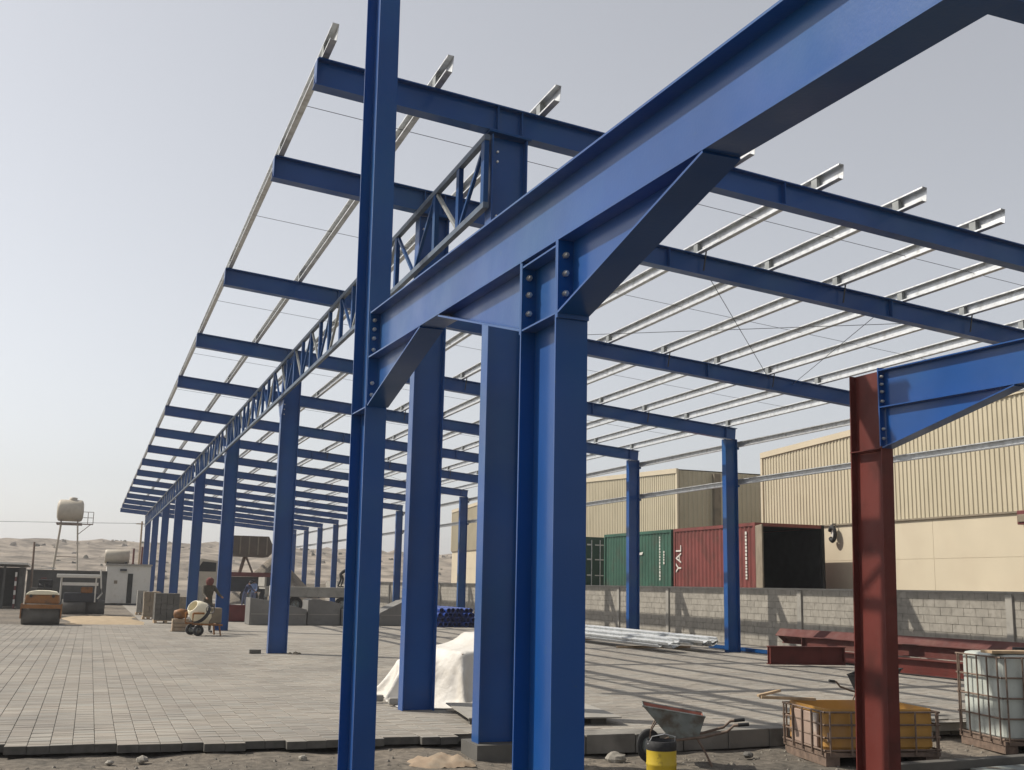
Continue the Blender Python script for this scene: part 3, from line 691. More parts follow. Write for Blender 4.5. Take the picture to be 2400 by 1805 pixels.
# ------------------------------------------------------------------ bundles of galvanised purlins on the paving
def bundle(label_front,x,y0,y1,nrow,nlay,z0,dx,tilt,group):
    pr0=[(a,b_) for a,b_ in prof]
    m_=MB(); cprof(m_,pr0,0,y1-y0); me=m_.mesh('purlin_section'); me.materials.append(GALV)
    for j in range(nlay):
        for i in range(nrow):
            o=link('purlin_section',me,None,None,loc=(x+i*dx+.03*j,y0+random.uniform(-.35,.35),z0+j*.085),rot=(0,R(tilt+random.uniform(-4,4)),R(random.uniform(-.25,.25))))
            tag(o,label_front,'purlin',group)
bundle('loose galvanised purlin lying nested in the front bundle on the paving',14.25,26.4,38,3,2,.12,.16,62,'front bundle of galvanised purlins')
bundle('loose galvanised purlin lying nested in the rear bundle by the columns',15.35,26.6,41,4,2,.16,.15,62,'rear bundle of galvanised purlins')
for k,y in enumerate((28.5,33.,37.)):
    t_=empty('timber_bearer',(14.9,y,0),('timber bearer nearest the camera under the purlin bundles','middle timber bearer under the purlin bundles','far timber bearer under the purlin bundles')[k],'timber')
    b=MB(); b.box(-1.0,1.3,-.05,.05,.001,.065); b.build('timber_block',WOOD,t_,bevel=.006)
o=empty('blue_channel',(16.9,26.0,0),'slim blue steel channel lying behind the near right column','channel')
b=MB(); b.box(-.08,.08,-4.5,2.5,.02,.034); b.build('web',BLUE2,o)
for sg in (-1,1):
    b=MB(); b.box(sg*.08-.005,sg*.08+.005,-4.5,2.5,.035,.11); b.build('flange',BLUE2,o)

# blue tubes stacked
tm=MB(); n=14; ro,ri,L=.10,.084,5.0; vs_=[]
for y,rr in ((0,ro),(L,ro),(L,ri),(0,ri)):
    for k in range(n): vs_.append((rr*math.cos(2*math.pi*k/n),y,rr*math.sin(2*math.pi*k/n)))
tm.add(vs_,[(i*n+k,((i+1)%4)*n+k,((i+1)%4)*n+(k+1)%n,i*n+(k+1)%n) for i in range(4) for k in range(n)],False)
tme=tm.mesh('blue_tube'); tme.materials.append(mat('bright_blue_paint',(.008,.045,.26),.35,0,.15,4.))
for j in range(4):
    for i in range(10-j):
        o=link('blue_tube',tme,None,None,loc=(12.85+.204*i+.102*j,42.7+random.uniform(-.3,.2),.103+.178*j))
        tag(o,'blue steel tube with open end in the stacked pile behind the tarpaulin','tube','pile of blue steel tubes')
t_=empty('timber_bearer',(13.7,43.6,0),'timber bearer beneath the pile of blue tubes','timber'); b=MB(); b.box(-1.1,1.1,-.04,.04,-.03,.0015); b.build('bearer_block',WOOD,t_)

# ------------------------------------------------------------------ tarpaulin covered heap, steel sheet
def drape(nx,ny,sp,origin,boxes,steps=170,seed=4):
    # position based cloth settling over rounded boxes (world coordinates local to the heap)
    import numpy as np
    rng=np.random.default_rng(seed)
    gx,gy=np.meshgrid(np.arange(nx)*sp,np.arange(ny)*sp,indexing='ij')
    p=np.stack([gx+origin[0],gy+origin[1],np.full_like(gx,origin[2])+rng.uniform(-.01,.01,gx.shape)],-1); q=p.copy()
    def con(a,b_,rest,k):
        d_=p[b_]-p[a]; L=np.linalg.norm(d_,axis=-1,keepdims=True)+1e-9; c_=d_*(k*.5*(L-rest)/L); p[a]+=c_; p[b_]-=c_
    S=slice
    pairs=[]
    for o in (0,1):
        n_=(nx-o)//2*2; pairs.append(((S(o,o+n_,2),S(None)),(S(o+1,o+n_,2),S(None)),sp,1.))
        n_=(ny-o)//2*2; pairs.append(((S(None),S(o,o+n_,2)),(S(None),S(o+1,o+n_,2)),sp,1.))
        n_=(nx-o)//2*2; pairs.append(((S(o,o+n_,2),S(0,ny-1)),(S(o+1,o+n_,2),S(1,ny)),sp*2**.5,.45)); pairs.append(((S(o,o+n_,2),S(1,ny)),(S(o+1,o+n_,2),S(0,ny-1)),sp*2**.5,.45))
    for st in range(steps):
        v_=(p-q)*.965; q=p.copy(); p=p+v_; p[...,2]-=.0016
        for it in range(7):
            for a_,b_,r_,k in pairs: con(a_,b_,r_,k)
            d_=p[2:]-p[:-2]; L=np.linalg.norm(d_,axis=-1,keepdims=True)+1e-9; c_=d_*(.03*(L-2*sp)/L); p[:-2]+=c_; p[2:]-=c_
            d_=p[:,2:]-p[:,:-2]; L=np.linalg.norm(d_,axis=-1,keepdims=True)+1e-9; c_=d_*(.03*(L-2*sp)/L); p[:,:-2]+=c_; p[:,2:]-=c_
            for (c0,h0,r0,ang) in boxes:
                ca,sa=np.cos(ang),np.sin(ang); l=p-np.array(c0); lx=l[...,0]*ca+l[...,1]*sa; ly=-l[...,0]*sa+l[...,1]*ca
                w_=np.stack([lx,ly,l[...,2]],-1); e_=np.abs(w_)-np.array(h0); out=np.maximum(e_,0); L=np.linalg.norm(out,axis=-1); ins=np.minimum(e_.max(-1),0); sd=L+ins-r0
                hit=sd<0
                if hit.any():
                    n_=np.where((L>1e-6)[...,None],out/(L[...,None]+1e-9),(e_==e_.max(-1,keepdims=True)).astype(float))*np.sign(w_); mv=-sd[...,None]*n_
                    g_=np.stack([mv[...,0]*ca-mv[...,1]*sa,mv[...,0]*sa+mv[...,1]*ca,mv[...,2]],-1)
                    p=np.where(hit[...,None],p+g_,p); q=np.where(hit[...,None],q+(p-q)*.5,q)
            lo=p[...,2]<.012
            p[...,2]=np.where(lo,.012,p[...,2]); q=np.where(lo[...,None],q+(p-q)*.6,q)
    return p
def tarp():
    o=empty('covered_heap',(5.22,16.2,0),'heap of material under a wrinkled white tarpaulin between the columns','tarpaulin')
    boxes=[((.25,-.25,.36),(.62,.75,.34),.03,.15),((-.55,-.1,.26),(.32,.5,.24),.03,-.2),((.5,-.2,.82),(.28,.4,.10),.03,.3)]
    nx,ny=62,65; p=drape(nx,ny,.049,(-1.45,-1.75,1.15),boxes)
    b=MB(); b.add([tuple(map(float,p[i,j])) for j in range(ny) for i in range(nx)],[(j*nx+i,j*nx+i+1,(j+1)*nx+i+1,(j+1)*nx+i) for j in range(ny-1) for i in range(nx-1)],True)
    t_=b.build('tarpaulin',TARP,o); m=t_.modifiers.new('thick','SOLIDIFY'); m.thickness=.004; m.offset=1; m=t_.modifiers.new('sub','SUBSURF'); m.levels=1; m.render_levels=1
    for c0,h0,r0,an in boxes:
        k=MB(); ca,sa=math.cos(an),math.sin(an); h0=[max(.02,h-.0) for h in h0]; k.obox(c0,V((ca,sa,0))*h0[0],V((-sa,ca,0))*h0[1],E*h0[2]); k.build('covered_load',CARD,o)
    for k,(x,y) in enumerate(((-1.3,-.55),(-1.2,-1.0),(-.2,-1.62))):
        r_=MB(); r_.box(x-.07,x+.07,y-.05,y+.05,.02,.11); r_.build('edge_weight',CONC,o,bevel=.02)
tarp()
o=empty('steel_sheet',(5.4,13.6,0),'flat pale steel sheet propped on blocks at the paving edge','sheet',rz=R(-8))
b=MB(); b.box(-.95,.95,-.85,.85,.085,.10); b.build('sheet',GALV if False else CONC,o)
for x,y in ((-.8,-.6),(.7,-.65),(-.7,.6),(.8,.6)):
    b=MB(); b.box(x-.1,x+.1,y-.06,y+.06,.002,.084); b.build('support_block',CONCD,o)

# ------------------------------------------------------------------ wheelbarrows
def wheelbarrow(label,loc,rz,mt_out,mt_in,tilt=0):
    o=empty('wheelbarrow',loc,label,'wheelbarrow',rz=rz)      # wheel towards local -x, handles +x
    top=[(-.62,-.33,.66),(.30,-.30,.56),(.30,.30,.56),(-.62,.33,.66)]; bot=[(-.22,-.17,.30),(.20,-.19,.30),(.20,.19,.30),(-.22,.17,.30)]
    b=MB(); b.add(top+bot,[(0,1,5,4),(1,2,6,5),(2,3,7,6),(3,0,4,7),(4,5,6,7)])
    t_=b.build('tray',mt_out,o); t_.data.materials.append(mt_in); s=t_.modifiers.new('thick','SOLIDIFY'); s.thickness=.008; s.offset=1; s.material_offset=0
    b=MB(); k_=lambda p,q:(p[0]*.965+.0,p[1]*.95,p[2]+q)
    b.add([k_(p,-.004) for p in top]+[k_(p,.012) for p in bot],[(0,4,5,1),(1,5,6,2),(2,6,7,3),(3,7,4,0),(4,7,6,5)]); b.build('tray_lining',mt_in,o)
    b=MB(); b.tube(top+[top[0]],.011,6,False); b.build('tray_rim',mt_out,o)
    for sg in (-1,1):
        b=MB(); b.tube([(-.52,sg*.06,.19),(-.2,sg*.17,.27),(.3,sg*.22,.33),(.62,sg*.26,.40),(.72,sg*.27,.47),(.92,sg*.28,.49)],.016,8); h=b.build('handle',RUST,o)
        b=MB(); b.tube([(.78,sg*.273,.478),(.94,sg*.281,.492)],.021,8); b.build('grip',BLACK,o)
        b=MB(); b.tube([(.18,sg*.20,.31),(.30,sg*.22,.16),(.40,sg*.22,.008)],.014,8); b.build('leg',RUST,o)
        b=MB(); b.tube([(-.52,sg*.06,.19),(-.50,sg*.10,.36),(-.40,sg*.2,.50)],.010,6); b.build('stay',RUST,o)
    b=MB(); b.tube([(.37,-.22,.03),(.37,.22,.03)],.010,6); b.build('cross_bar',RUST,o)
    wheel(o,(-.52,0,.19),(0,1,0),.19,.08)
    o.scale=(.72,.74,.93); return o
wheelbarrow('faded grey wheelbarrow with rusty legs behind the yellow drum',(6.17,11.0,-.205),R(-26),GREYP,mat('rusty_red_tray',(.20,.07,.05),.8,0,.3,8.))
wheelbarrow('black wheelbarrow standing on the paving behind the orange tank',(10.3,13.1,0),R(200),BLACK,BLACK)

# ------------------------------------------------------------------ caged liquid tanks
def ibc(label,loc,rz,w_,d_,h_,cut,mt_a,mt_b,cage_h):
    o=empty('caged_tank',loc,label,'tank',rz=rz)
    z0=.15
    def ring(x0,x1,y0,y1,r_,z):
        p=[]
        for cx,cy,a0 in ((x1-r_,y1-r_,0),(x0+r_,y1-r_,90),(x0+r_,y0+r_,180),(x1-r_,y0+r_,270)):
            for k in range(5): a=R(a0+22.5*k); p.append((cx+r_*math.cos(a),cy+r_*math.sin(a),z))
        return p
    def shell(b,x0,x1,y0,y1,r_,zs,flip=False,capb=True,capt=True):
        rg=[ring(x0+i_,x1-i_,y0+i_,y1-i_,r_,z) for z,i_ in zs]; n=20; vs_=[q for r0 in rg for q in r0]
        fs=[(i*n+k,i*n+(k+1)%n,(i+1)*n+(k+1)%n,(i+1)*n+k) for i in range(len(zs)-1) for k in range(n)]
        if capb: fs.append(tuple(reversed(range(n))))
        if capt: fs.append(tuple(range((len(zs)-1)*n,len(zs)*n)))
        if flip: fs=[tuple(reversed(f)) for f in fs]
        b.add(vs_,fs,False)
    m=.035
    if cut:
        b=MB(); zs=[(z0,.03),(z0+.05,0),(h_-.3,0),(h_,.004)]; shell(b,m,w_-m,m,d_-m,.09,zs,capt=False)
        t_=b.build('tank_shell',mt_a,o); s=t_.modifiers.new('thick','SOLIDIFY'); s.thickness=.012; s.offset=-1
        b=MB(); b.box(m+.02,w_-m-.02,m+.02,d_-m-.02,z0+.1,z0+.2); b.build('dried_residue',mt_b,o)
    else:
        b=MB(); zs=[(z0,.03),(z0+.04,0),(h_-.06,0),(h_-.015,.02),(h_,.07)]; shell(b,m,w_-m,m,d_-m,.1,zs); b.build('tank_shell',mt_a,o)
        b=MB(); lathe(b,[(0,.06),(.10,.06),(.11,.0)],(w_/2,d_/2,h_),(0,0,1)); b.build('lid',BLACK,o)
    b=MB()
    for x in (.09,w_/2,w_-.09): b.box(x-.08,x+.08,.02,d_-.02,.004,.10)
    b.box(.0,w_,.0,d_,.101,.145); b.build('pallet',RUST,o)
    r_=.012; nz_=5 if not cut else 4
    for k in range(nz_):
        z=.17+(cage_h-.17)*k/(nz_-1); b=MB(); b.tube([(0,0,z),(w_,0,z),(w_,d_,z),(0,d_,z),(0,0,z)],r_,6,False); b.build('cage_bar',RUST,o)
    nv=6
    for k in range(nv):
        for y in (-.016,d_+.016):
            x=.05+(w_-.1)*k/(nv-1); b=MB(); b.tube([(x,y,.12),(x,y,cage_h)],r_,6); b.build('cage_post',RUST,o)
    for k in range(5):
        for x in (-.016,w_+.016):
            y=.06+(d_-.12)*k/4; b=MB(); b.tube([(x,y,.12),(x,y,cage_h)],r_,6); b.build('cage_post',RUST,o)
    return o
t1=ibc('cut down orange stained tank in a wire cage behind the red column',(7.58,10.42,-.205),R(-10),1.36,1.08,.60,True,ORNG,PINKP,.57)
b=MB(); b.box(-.004,.0315,.2,.85,.18,.54); b.build('mortar_crust',PINKP,t1,bevel=.01)
t2=ibc('white milky tank in a rusty wire cage at the right picture edge',(10.33,10.7,-.205),R(-12),1.2,1.0,1.16,False,PLAST,PLAST,1.12)
b=MB(); b.box(.30,.72,-.006,.028,.45,.86); lb=b.build('label_plate',mat('worn_label',(.32,.29,.25),.7,0,.25,9.,0,10,.3,(.08,.08,.1),9.,.55,.65),t2)
b=MB(); b.cyl((.52,-.02,.24),(0,1,0),.07,.14,14); b.cyl((.52,-.1,.24),(0,1,0),.09,.03,14); b.build('valve',BLACK,t2)
o=empty('timber_board',(10.55,10.83,.958),'pale timber board lying on top of the white caged tank','timber',rz=R(-12)); b=MB(); b.box(-.25,.5,-.1,.15,0,.035); b.build('board',WOOD,o,bevel=.005)
o=empty('timber_offcut',(7.70,11.28,.40),'splintered timber offcut poking out left of the orange tank','timber',rz=R(-8))
b=MB(); b.obox((0,0,.03),(.34,0,-.012),(0,.035,0),(0,0,.016)); b.obox((-.22,.03,.085),(.14,0,.03),(0,.03,0),(.0,0,.014)); b.build('offcut_board',WOOD,o,bevel=.004)
dr=empty('yellow_drum',(5.52,10.3,-.205),'yellow drum with black top rim in front of the grey wheelbarrow','drum')
b=MB(); lathe(b,[(0,.0),(.14,.0),(.15,.02),(.15,.14),(.154,.15),(.154,.17),(.15,.18),(.15,.33)],(0,0,0),(0,0,1),28); b.build('drum_body',YEL,dr)
b=MB(); lathe(b,[(.151,.33),(.153,.36),(.152,.44),(.143,.445),(.138,.40),(.138,.10),(0,.1)],(0,0,0),(0,0,1),28); b.build('rim',BLACK,dr)
b=MB(); b.tube([(-.15,0,.40),(-.13,-.05,.50),(0,-.07,.53),(.13,-.05,.49),(.15,0,.40)],.006,6); b.build('handle',GALV,dr); dr.scale=(1,1,.8)

# ------------------------------------------------------------------ bits on the ground
def rock(name,loc,r_,label,m,seed,flat=.6,group=None):
    from mathutils import noise as nz
    b=MB(); n=9; rows=6; vs_=[]
    for j in range(rows+1):
        for k in range(n):
            a=2*math.pi*k/n; p=math.pi*j/rows; d_=V((math.sin(p)*math.cos(a),math.sin(p)*math.sin(a),math.cos(p)))
            q=d_*(r_*(1+.35*nz.noise(d_*1.7+V((seed,0,0))))); vs_.append((q.x,q.y,q.z*flat))
    b.add(vs_,[(j*n+k,(j+1)*n+k,(j+1)*n+(k+1)%n,j*n+(k+1)%n) for j in range(rows) for k in range(n)],False)
    o=b.build(name,m); o.location=loc; return tag(o,label,'stone',group)
rock('stone',(.62,11.80,-.09),.06,'pale stone by the paving edge nearest the left picture side',STONE,1)
rock('stone',(.32,11.75,-.1),.04,'small pale stone left of the larger one by the paving',STONE,2)
rock('stone',(2.15,11.6,-.1),.05,'broken stone just left of the tall blue column foot',STONE,3)
rock('stone',(5.5,11.3,-.17),.11,'large pale stone against the kerb beside the yellow drum',STONE,4)
rock('stone',(7.1,11.2,-.17),.06,'dark stone on the sand between wheelbarrow and orange tank',CONCD,5)
rock('stone',(11.0,11.5,-.17),.08,'pale stone on the sand behind the white caged tank',STONE,6)
gv=MB(); rg=random.Random(5)
for k in range(900):
    x,y=rg.uniform(-2,12),rg.uniform(9.2,12.0)
    if y>11.6 and x>4.6: y-=.6
    z=gz(x,y)+bumps(x,y); s_=rg.choice((.008,.01,.012,.016,.024)); a=rg.uniform(0,3.1)
    ca,sa=math.cos(a)*s_,math.sin(a)*s_
    gv.add([(x+ca,y+sa,z),(x-sa,y+ca,z),(x-ca,y-sa,z),(x+sa,y-ca,z),(x+ca*.3,y+sa*.2,z+s_*.9),(x-ca*.4,y-sa*.3,z+s_*.8)],[(0,1,4),(1,5,4),(1,2,5),(2,3,5),(3,4,5),(3,0,4)])
tag(gv.build('gravel',mat('gravel',(.20,.18,.15),.95,0,.35,30.)),'loose gravel scattered over the dirt in front of the paving','gravel',kind='stuff')
o=empty('torn_sack',(3.42,11.0,-.12),'flattened torn brown sack with spilled sand on the dirt','sack',rz=.1)
b=MB(); vs_=[]; nx,ny=16,10
from mathutils import noise as nz_
for j in range(ny+1):
    for i in range(nx+1):
        u,v=i/nx*2-1,j/ny*2-1; r_=max(abs(u),abs(v)); w_=1-.18*nz_.noise(V((u*2,v*2,1)))
        vs_.append((u*.36*w_*(1-.25*abs(v)),v*.26*w_,.012+.075*max(0,1-r_*r_)*(1+.8*nz_.noise(V((u*3,v*3,4))))+.02*nz_.noise(V((u*6,v*6,2)))))
b.add(vs_,[(j*(nx+1)+i,j*(nx+1)+i+1,(j+1)*(nx+1)+i+1,(j+1)*(nx+1)+i) for j in range(ny) for i in range(nx)],True); b.build('sack_cloth',CARD,o)
b=MB(); b.add([(.28*math.cos(k*.42)*(1+.2*math.sin(k*3)),.16*math.sin(k*.42)+.05,.0+.0*k) for k in range(15)]+[(0,.05,.115)],[(k,(k+1)%15,15) for k in range(15)],True); b.build('spilled_sand',mat('sand',(.27,.215,.155),.95,0,.1,20.),o)
o=empty('dark_brick',(3.69,26.5,0),'single dark brick lying on the paving left of a column','brick'); b=MB(); b.box(-.13,.13,-.06,.06,.002,.09); b.build('brick_body',CONCD,o,bevel=.01)
o=empty('rubble_pile',(4.55,26.35,0),'little brown rubble against the foot of the third column','rubble')
for k,(x,y,r_) in enumerate(((-.1,-.1,.05),(.02,-.16,.07),(.12,-.08,.045))):
    b=MB(); lathe(b,[(0,r_),(r_*.7,r_*.7),(r_,.2*r_),(r_*.9,.001)],(x,y,0),(0,0,1),7,False); b.build('lump',BROWN,o)
o=empty('concrete_plank',(9.4,9.95,-.2),'dark concrete plank on the dirt at the bottom right corner','plank',rz=R(5)); b=MB(); b.box(-1.35,2.2,-.02,.12,.0,.10); b.build('plank_body',CONCD,o,bevel=.01)
o=empty('fibre_sheet',(9.2,9.55,-.2),'pale grey sheet lying in the bottom right corner','sheet',rz=R(6)); b=MB(); b.box(-.2,2.2,-.35,.28,.012,.03); b.build('sheet',GREYP,o)

# ------------------------------------------------------------------ people
def person(label,loc,rz,J,shirt,trous,head_mt,head_kind):
    # J: joint name -> position (metres, local); one continuous skinned figure
    bones=[('pel','spine',.125,.13),('spine','chest',.13,.15),('chest','neck',.15,.06),('neck','head',.055,.095),('head','crown',.10,.07)]
    for s_ in 'LR':
        bones+=[('chest','sh'+s_,.12,.075),('sh'+s_,'el'+s_,.062,.045),('el'+s_,'wr'+s_,.044,.032),('wr'+s_,'ha'+s_,.034,.028),
                ('pel','hip'+s_,.12,.095),('hip'+s_,'kn'+s_,.09,.062),('kn'+s_,'an'+s_,.058,.042),('an'+s_,'to'+s_,.045,.035)]
    names=['pel']; rad={'pel':.13}
    for a,b_,r0,r1 in bones:
        if b_ not in names: names.append(b_); rad[b_]=r1
    idx={n_:i for i,n_ in enumerate(names)}
    me=bpy.data.meshes.new('body'); me.from_pydata([J[n_] for n_ in names],[(idx[a],idx[b_]) for a,b_,_,_ in bones],[])
    t_=bpy.data.objects.new('tmp',me); col.objects.link(t_)
    t_.modifiers.new('skin','SKIN'); sv=me.skin_vertices[0].data
    for n_ in names: sv[idx[n_]].radius=(rad[n_],rad[n_]*(.8 if n_ in('chest','spine','pel') else 1)); 
    sv[0].use_root=True
    t_.modifiers.new('sub','SUBSURF').levels=2; t_.modifiers['sub'].render_levels=2
    dg=bpy.context.evaluated_depsgraph_get(); dg.update(); m2=bpy.data.meshes.new_from_object(t_.evaluated_get(dg)); bpy.data.objects.remove(t_)
    m2.name='body'; m2.materials.clear()
    for m in (shirt,trous,SKIN,BLACK): m2.materials.append(m)
    def bm_of(a,b_):
        if b_[:2] in('to',): return 3
        if b_[:2] in('hi','kn','an') : return 1
        if b_[:2]=='ha' or b_ in('head','crown'): return 2
        return 0
    for p in m2.polygons:
        best=None
        for a,b_,_,_ in bones:
            A,B_=V(J[a]),V(J[b_]); d_=B_-A; t=max(0,min(1,(p.center-A).dot(d_)/max(1e-6,d_.length_squared))); q=(p.center-(A+d_*t)).length
            if best is None or q<best[0]: best=(q,bm_of(a,b_))
        p.material_index=best[1]; p.use_smooth=True
    o=empty('person',loc,label,'person',rz=rz); link('body',m2,None,o)
    h=V(J['head']); c=V(J['crown']); ax=(c-h).normalized(); b=MB()
    pr0=[(.108,-.01),(.112,.04),(.10,.085),(.06,.122),(0,.132)] if head_kind!='scarf' else [(.09,-.09),(.122,-.02),(.124,.04),(.11,.095),(.06,.13),(0,.14)]
    lathe(b,pr0,h,ax,14); b.build('headscarf' if head_kind=='scarf' else 'hair',head_mt,o)
    return o
def pose(lean=0,arms=((0,0),(0,0)),kn=0,stride=.1):
    J={}; L_=math.sin(R(lean)); C_=math.cos(R(lean)); hz_=.93-.22*kn
    J['pel']=(0,0,hz_); sp=lambda d_,x=0:(x,-L_*d_,hz_+C_*d_)
    J['spine']=sp(.20); J['chest']=sp(.40); J['neck']=sp(.56); J['head']=(0,-L_*.66-.02,hz_+C_*.66); J['crown']=(0,-L_*.74-.03,hz_+C_*.74)
    for s_,sg,(f,o_) in (('L',1,arms[0]),('R',-1,arms[1])):
        sh=V(sp(.48,.19*sg)); J['sh'+s_]=tuple(sh)
        el=sh+V((.06*sg+o_*.2*sg,-math.sin(R(f))*.28,-math.cos(R(f))*.28)); wr=el+V((.0,-math.sin(R(f+25))*.25,-math.cos(R(f+25))*.25)); ha=wr+V((0,-math.sin(R(f+30))*.09,-math.cos(R(f+30))*.09))
        J['el'+s_],J['wr'+s_],J['ha'+s_]=tuple(el),tuple(wr),tuple(ha)
        J['hip'+s_]=(.10*sg,0,hz_-.06); J['kn'+s_]=(.11*sg,-.18*kn-stride*.5*sg,.49-.04*kn); J['an'+s_]=(.12*sg,.04+stride*-.6*sg,.075); J['to'+s_]=(.13*sg,-.13+stride*-.6*sg,.04)
    return J
person('worker in navy top bending forward by the red skip',(8.72,68.5,.0),R(60),pose(28,((35,0),(50,0))),CLOTH1,TROUS,BLACK,'hair')
person('worker in light blue shirt standing behind the navy one',(9.35,69.3,.0),R(-30),pose(8,((20,0),(10,0))),CLOTH2,TROUS,BLACK,'hair')
person('worker with red headscarf and brown clothes behind the cement mixer',(3.52,36.6,0),R(20),pose(6,((45,0),(40,0))),CLOTH3,CLOTH3,SCARF,'scarf')
person('worker in black bending over on the flatbed trailer',(13.1,62.0,1.36),R(70),pose(62,((30,0),(40,0)),.5),BLACK,BLACK,BLACK,'hair')

# ------------------------------------------------------------------ cement mixer, stacks
mx=empty('cement_mixer',(3.25,35.1,0),'cream drum cement mixer on wheels beside the blue columns','cement mixer',rz=R(10))
ax=V((-.75,-.35,.55)); b=MB(); lathe(b,[(0,-.36),(.20,-.36),(.30,-.22),(.33,-.05),(.33,.05),(.27,.24),(.19,.38),(.17,.38),(.25,.22),(.0,.0)],(-.05,0,.66),ax,22); b.build('drum',CRP,mx)
b=MB(); lathe(b,[(.334,-.06),(.345,-.04),(.345,.04),(.334,.06)],(-.05,0,.66),ax,22); b.build('ring_gear',DARKST,mx)
b=MB(); b.tube([(-.38,.42,.66),(-.38,.42,.35),(.5,.42,.32)],.03); b.tube([(-.38,-.42,.66),(-.38,-.42,.35),(.5,-.42,.32)],.03); b.tube([(.5,-.42,.32),(.5,.42,.32)],.03); b.tube([(-.38,-.42,.66),(-.05,-.42,.66)],.03); b.tube([(-.38,.42,.66),(-.05,.42,.66)],.03); b.build('frame',ORP,mx)
b=MB(); b.tube([(.45,.3,.32),(.5,.34,.01)],.025); b.build('leg',ORP,mx); b=MB(); b.tube([(.45,-.3,.32),(.5,-.34,.01)],.025); b.build('leg',ORP,mx)
b=MB(); b.box(.18,.55,-.2,.2,.36,.82); b.build('engine_box',BROWN,mx,bevel=.03)
for sg in (-1,1): wheel(mx,(-.2,sg*.42,.16),(0,1,0),.16,.09)
b=MB(); b.tube([(-.2,-.5,.2),(-.2,.5,.2)],.025); b.build('axle',DARKST,mx)
b=MB(); lathe(b,[(.12,-.01),(.135,0),(.12,.01),(.11,0),(.12,-.01)],(.1,-.5,.78),(0,1,0),18); b.build('hand_wheel',DARKST,mx)
def stack(label,x0,x1,y0,y1,h,m,lay=.1,cap=None):
    o=empty('pallet_stack',((x0+x1)/2,(y0+y1)/2,0),label,'stack')
    b=MB(); w_,d_=(x1-x0)/2,(y1-y0)/2
    for k in (-1,0,1): b.box(k*w_*.85-.05*(1),k*w_*.85+.05,-d_,d_,.004,.085)
    b.box(-w_,w_,-d_,d_,.086,.115); b.build('pallet',WOOD,o)
    z=.117; n_=max(2,int((x1-x0)/.21)); q=(x1-x0)/n_; ny_=max(1,int((y1-y0)/.42)); qy=(y1-y0)/ny_
    while z<h:
        for i in range(n_):
            for j in range(ny_):
                b=MB(); dx=random.uniform(-.008,.008); b.box(-w_+i*q+.006+dx,-w_+(i+1)*q-.006+dx,-d_+j*qy+.006,-d_+(j+1)*qy-.006,z,z+lay-.006); b.build('block',m,o)
        z+=lay
    return o
stack('grey block stack on a pallet nearest the cement mixer',2.36,3.25,44.4,45.4,.92,CONCD,.2)
stack('brown block stack on a pallet just left of the grey stack',2.14,2.62,48.6,49.4,1.1,BROWN,.2)
stack('slim grey block stack furthest left under the shed edge',2.1,2.5,54.5,55.2,1.0,CONC,.2)
stack('low olive brown block stack behind the nearer pallet stacks',2.75,4.6,55.4,56.4,.66,BROWN,.18)
o=empty('sack_pile',(3.1,55.9,.68),'pink and white sacks heaped on the low brown stack','sacks')
for k,(x,z) in enumerate(((-.35,0),(.12,.0),(-.12,.15))):
    b=MB(); lathe(b,[(0,-.26),(.09,-.24),(.12,-.12),(.12,.12),(.09,.24),(0,.26)],(x,0,.11+z),(1,.2,0),12); b.build('sack',(CARD,WHITE,CARD)[k],o)
o=empty('orange_crate',(2.83,37.8,0),'pale crate with an orange sack on top left of the mixer','crate')
b=MB()
for k in range(3): b.box(-.25,.25,-.25,.25,.02+k*.13,.13+k*.13)
b.build('slatted_side',CARD,o); b=MB(); lathe(b,[(0,-.23),(.12,-.2),(.17,0),(.13,.2),(0,.23)],(0,0,.55),(1,.1,.05),12); b.build('sack',ORP,o)
b=MB(); b.box(-.3,.3,-.05,.05,.001,.019); b.build('runner',WOOD,o)
stack('low brown block stack right of the brown clad worker',4.75,5.6,48.2,49.0,.5,BROWN,.19)
stack('tall pale block stack far back between the left columns',5.1,6.0,60.2,61.2,1.15,CONC,.2)
o=empty('sack_pile',(4.15,46.2,0),'white and brown sacks heaped on the paving right of the mixer','sacks')
for k,(x,z,y) in enumerate(((-.3,0,0),(.25,0,.1),(-.02,.19,.0),(.1,0,-.4))):
    b=MB(); lathe(b,[(0,-.3),(.09,-.27),(.13,-.12),(.13,.12),(.09,.27),(0,.3)],(x,y,.12+z),(1,.25*(k%2),0),12); b.build('sack',(WHITE,CARD,WHITE,CARD)[k],o)
sk=empty('steel_skip',(5.9,47.2,0),'low maroon steel skip beside the concrete blocks','skip')
b=MB(); tp=[(-.85,-.5,.62),(.62,-.5,.62),(.62,.6,.62),(-.85,.6,.62)]; bt=[(-.7,-.45,.02),(.5,-.45,.02),(.5,.55,.02),(-.7,.55,.02)]
b.add(tp+bt,[(0,4,5,1),(1,5,6,2),(2,6,7,3),(3,7,4,0),(4,7,6,5)]); t_=b.build('bin',MAROON,sk); t_.modifiers.new('thick','SOLIDIFY').thickness=.03
b=MB(); b.tube(tp+[tp[0]],.03,6,False); b.build('rim',MAROON,sk)
def precast(label,pts,y,dep,m=None):
    o=empty('concrete_block',(sum(p[0] for p in pts)/len(pts),y,0),label,'concrete block'); b=MB()
    b.prism([(x,y,z) for x,z in pts],(0,dep,0)); b.build('casting',m or CONCD,o,True,bevel=.02)
    xs=[p[0] for p in pts]; xa,xb=min(xs),max(xs); b=MB(); b.box(xa+.06,xb-.06,y-.012,y-.001,.40,.425); b.build('form_line',CONC,o,True)
CG=mat('concrete_grey',(.175,.17,.16),.9,0,.15,1.5,.002,30,.3,(.13,.127,.12),3.,.5,.75)
precast('sloping grey concrete block at the left end of the row',[(5.75,.0),(7.92,0),(7.92,.6),(6.6,.90),(5.75,1.02)],43.4,1.3,CG)
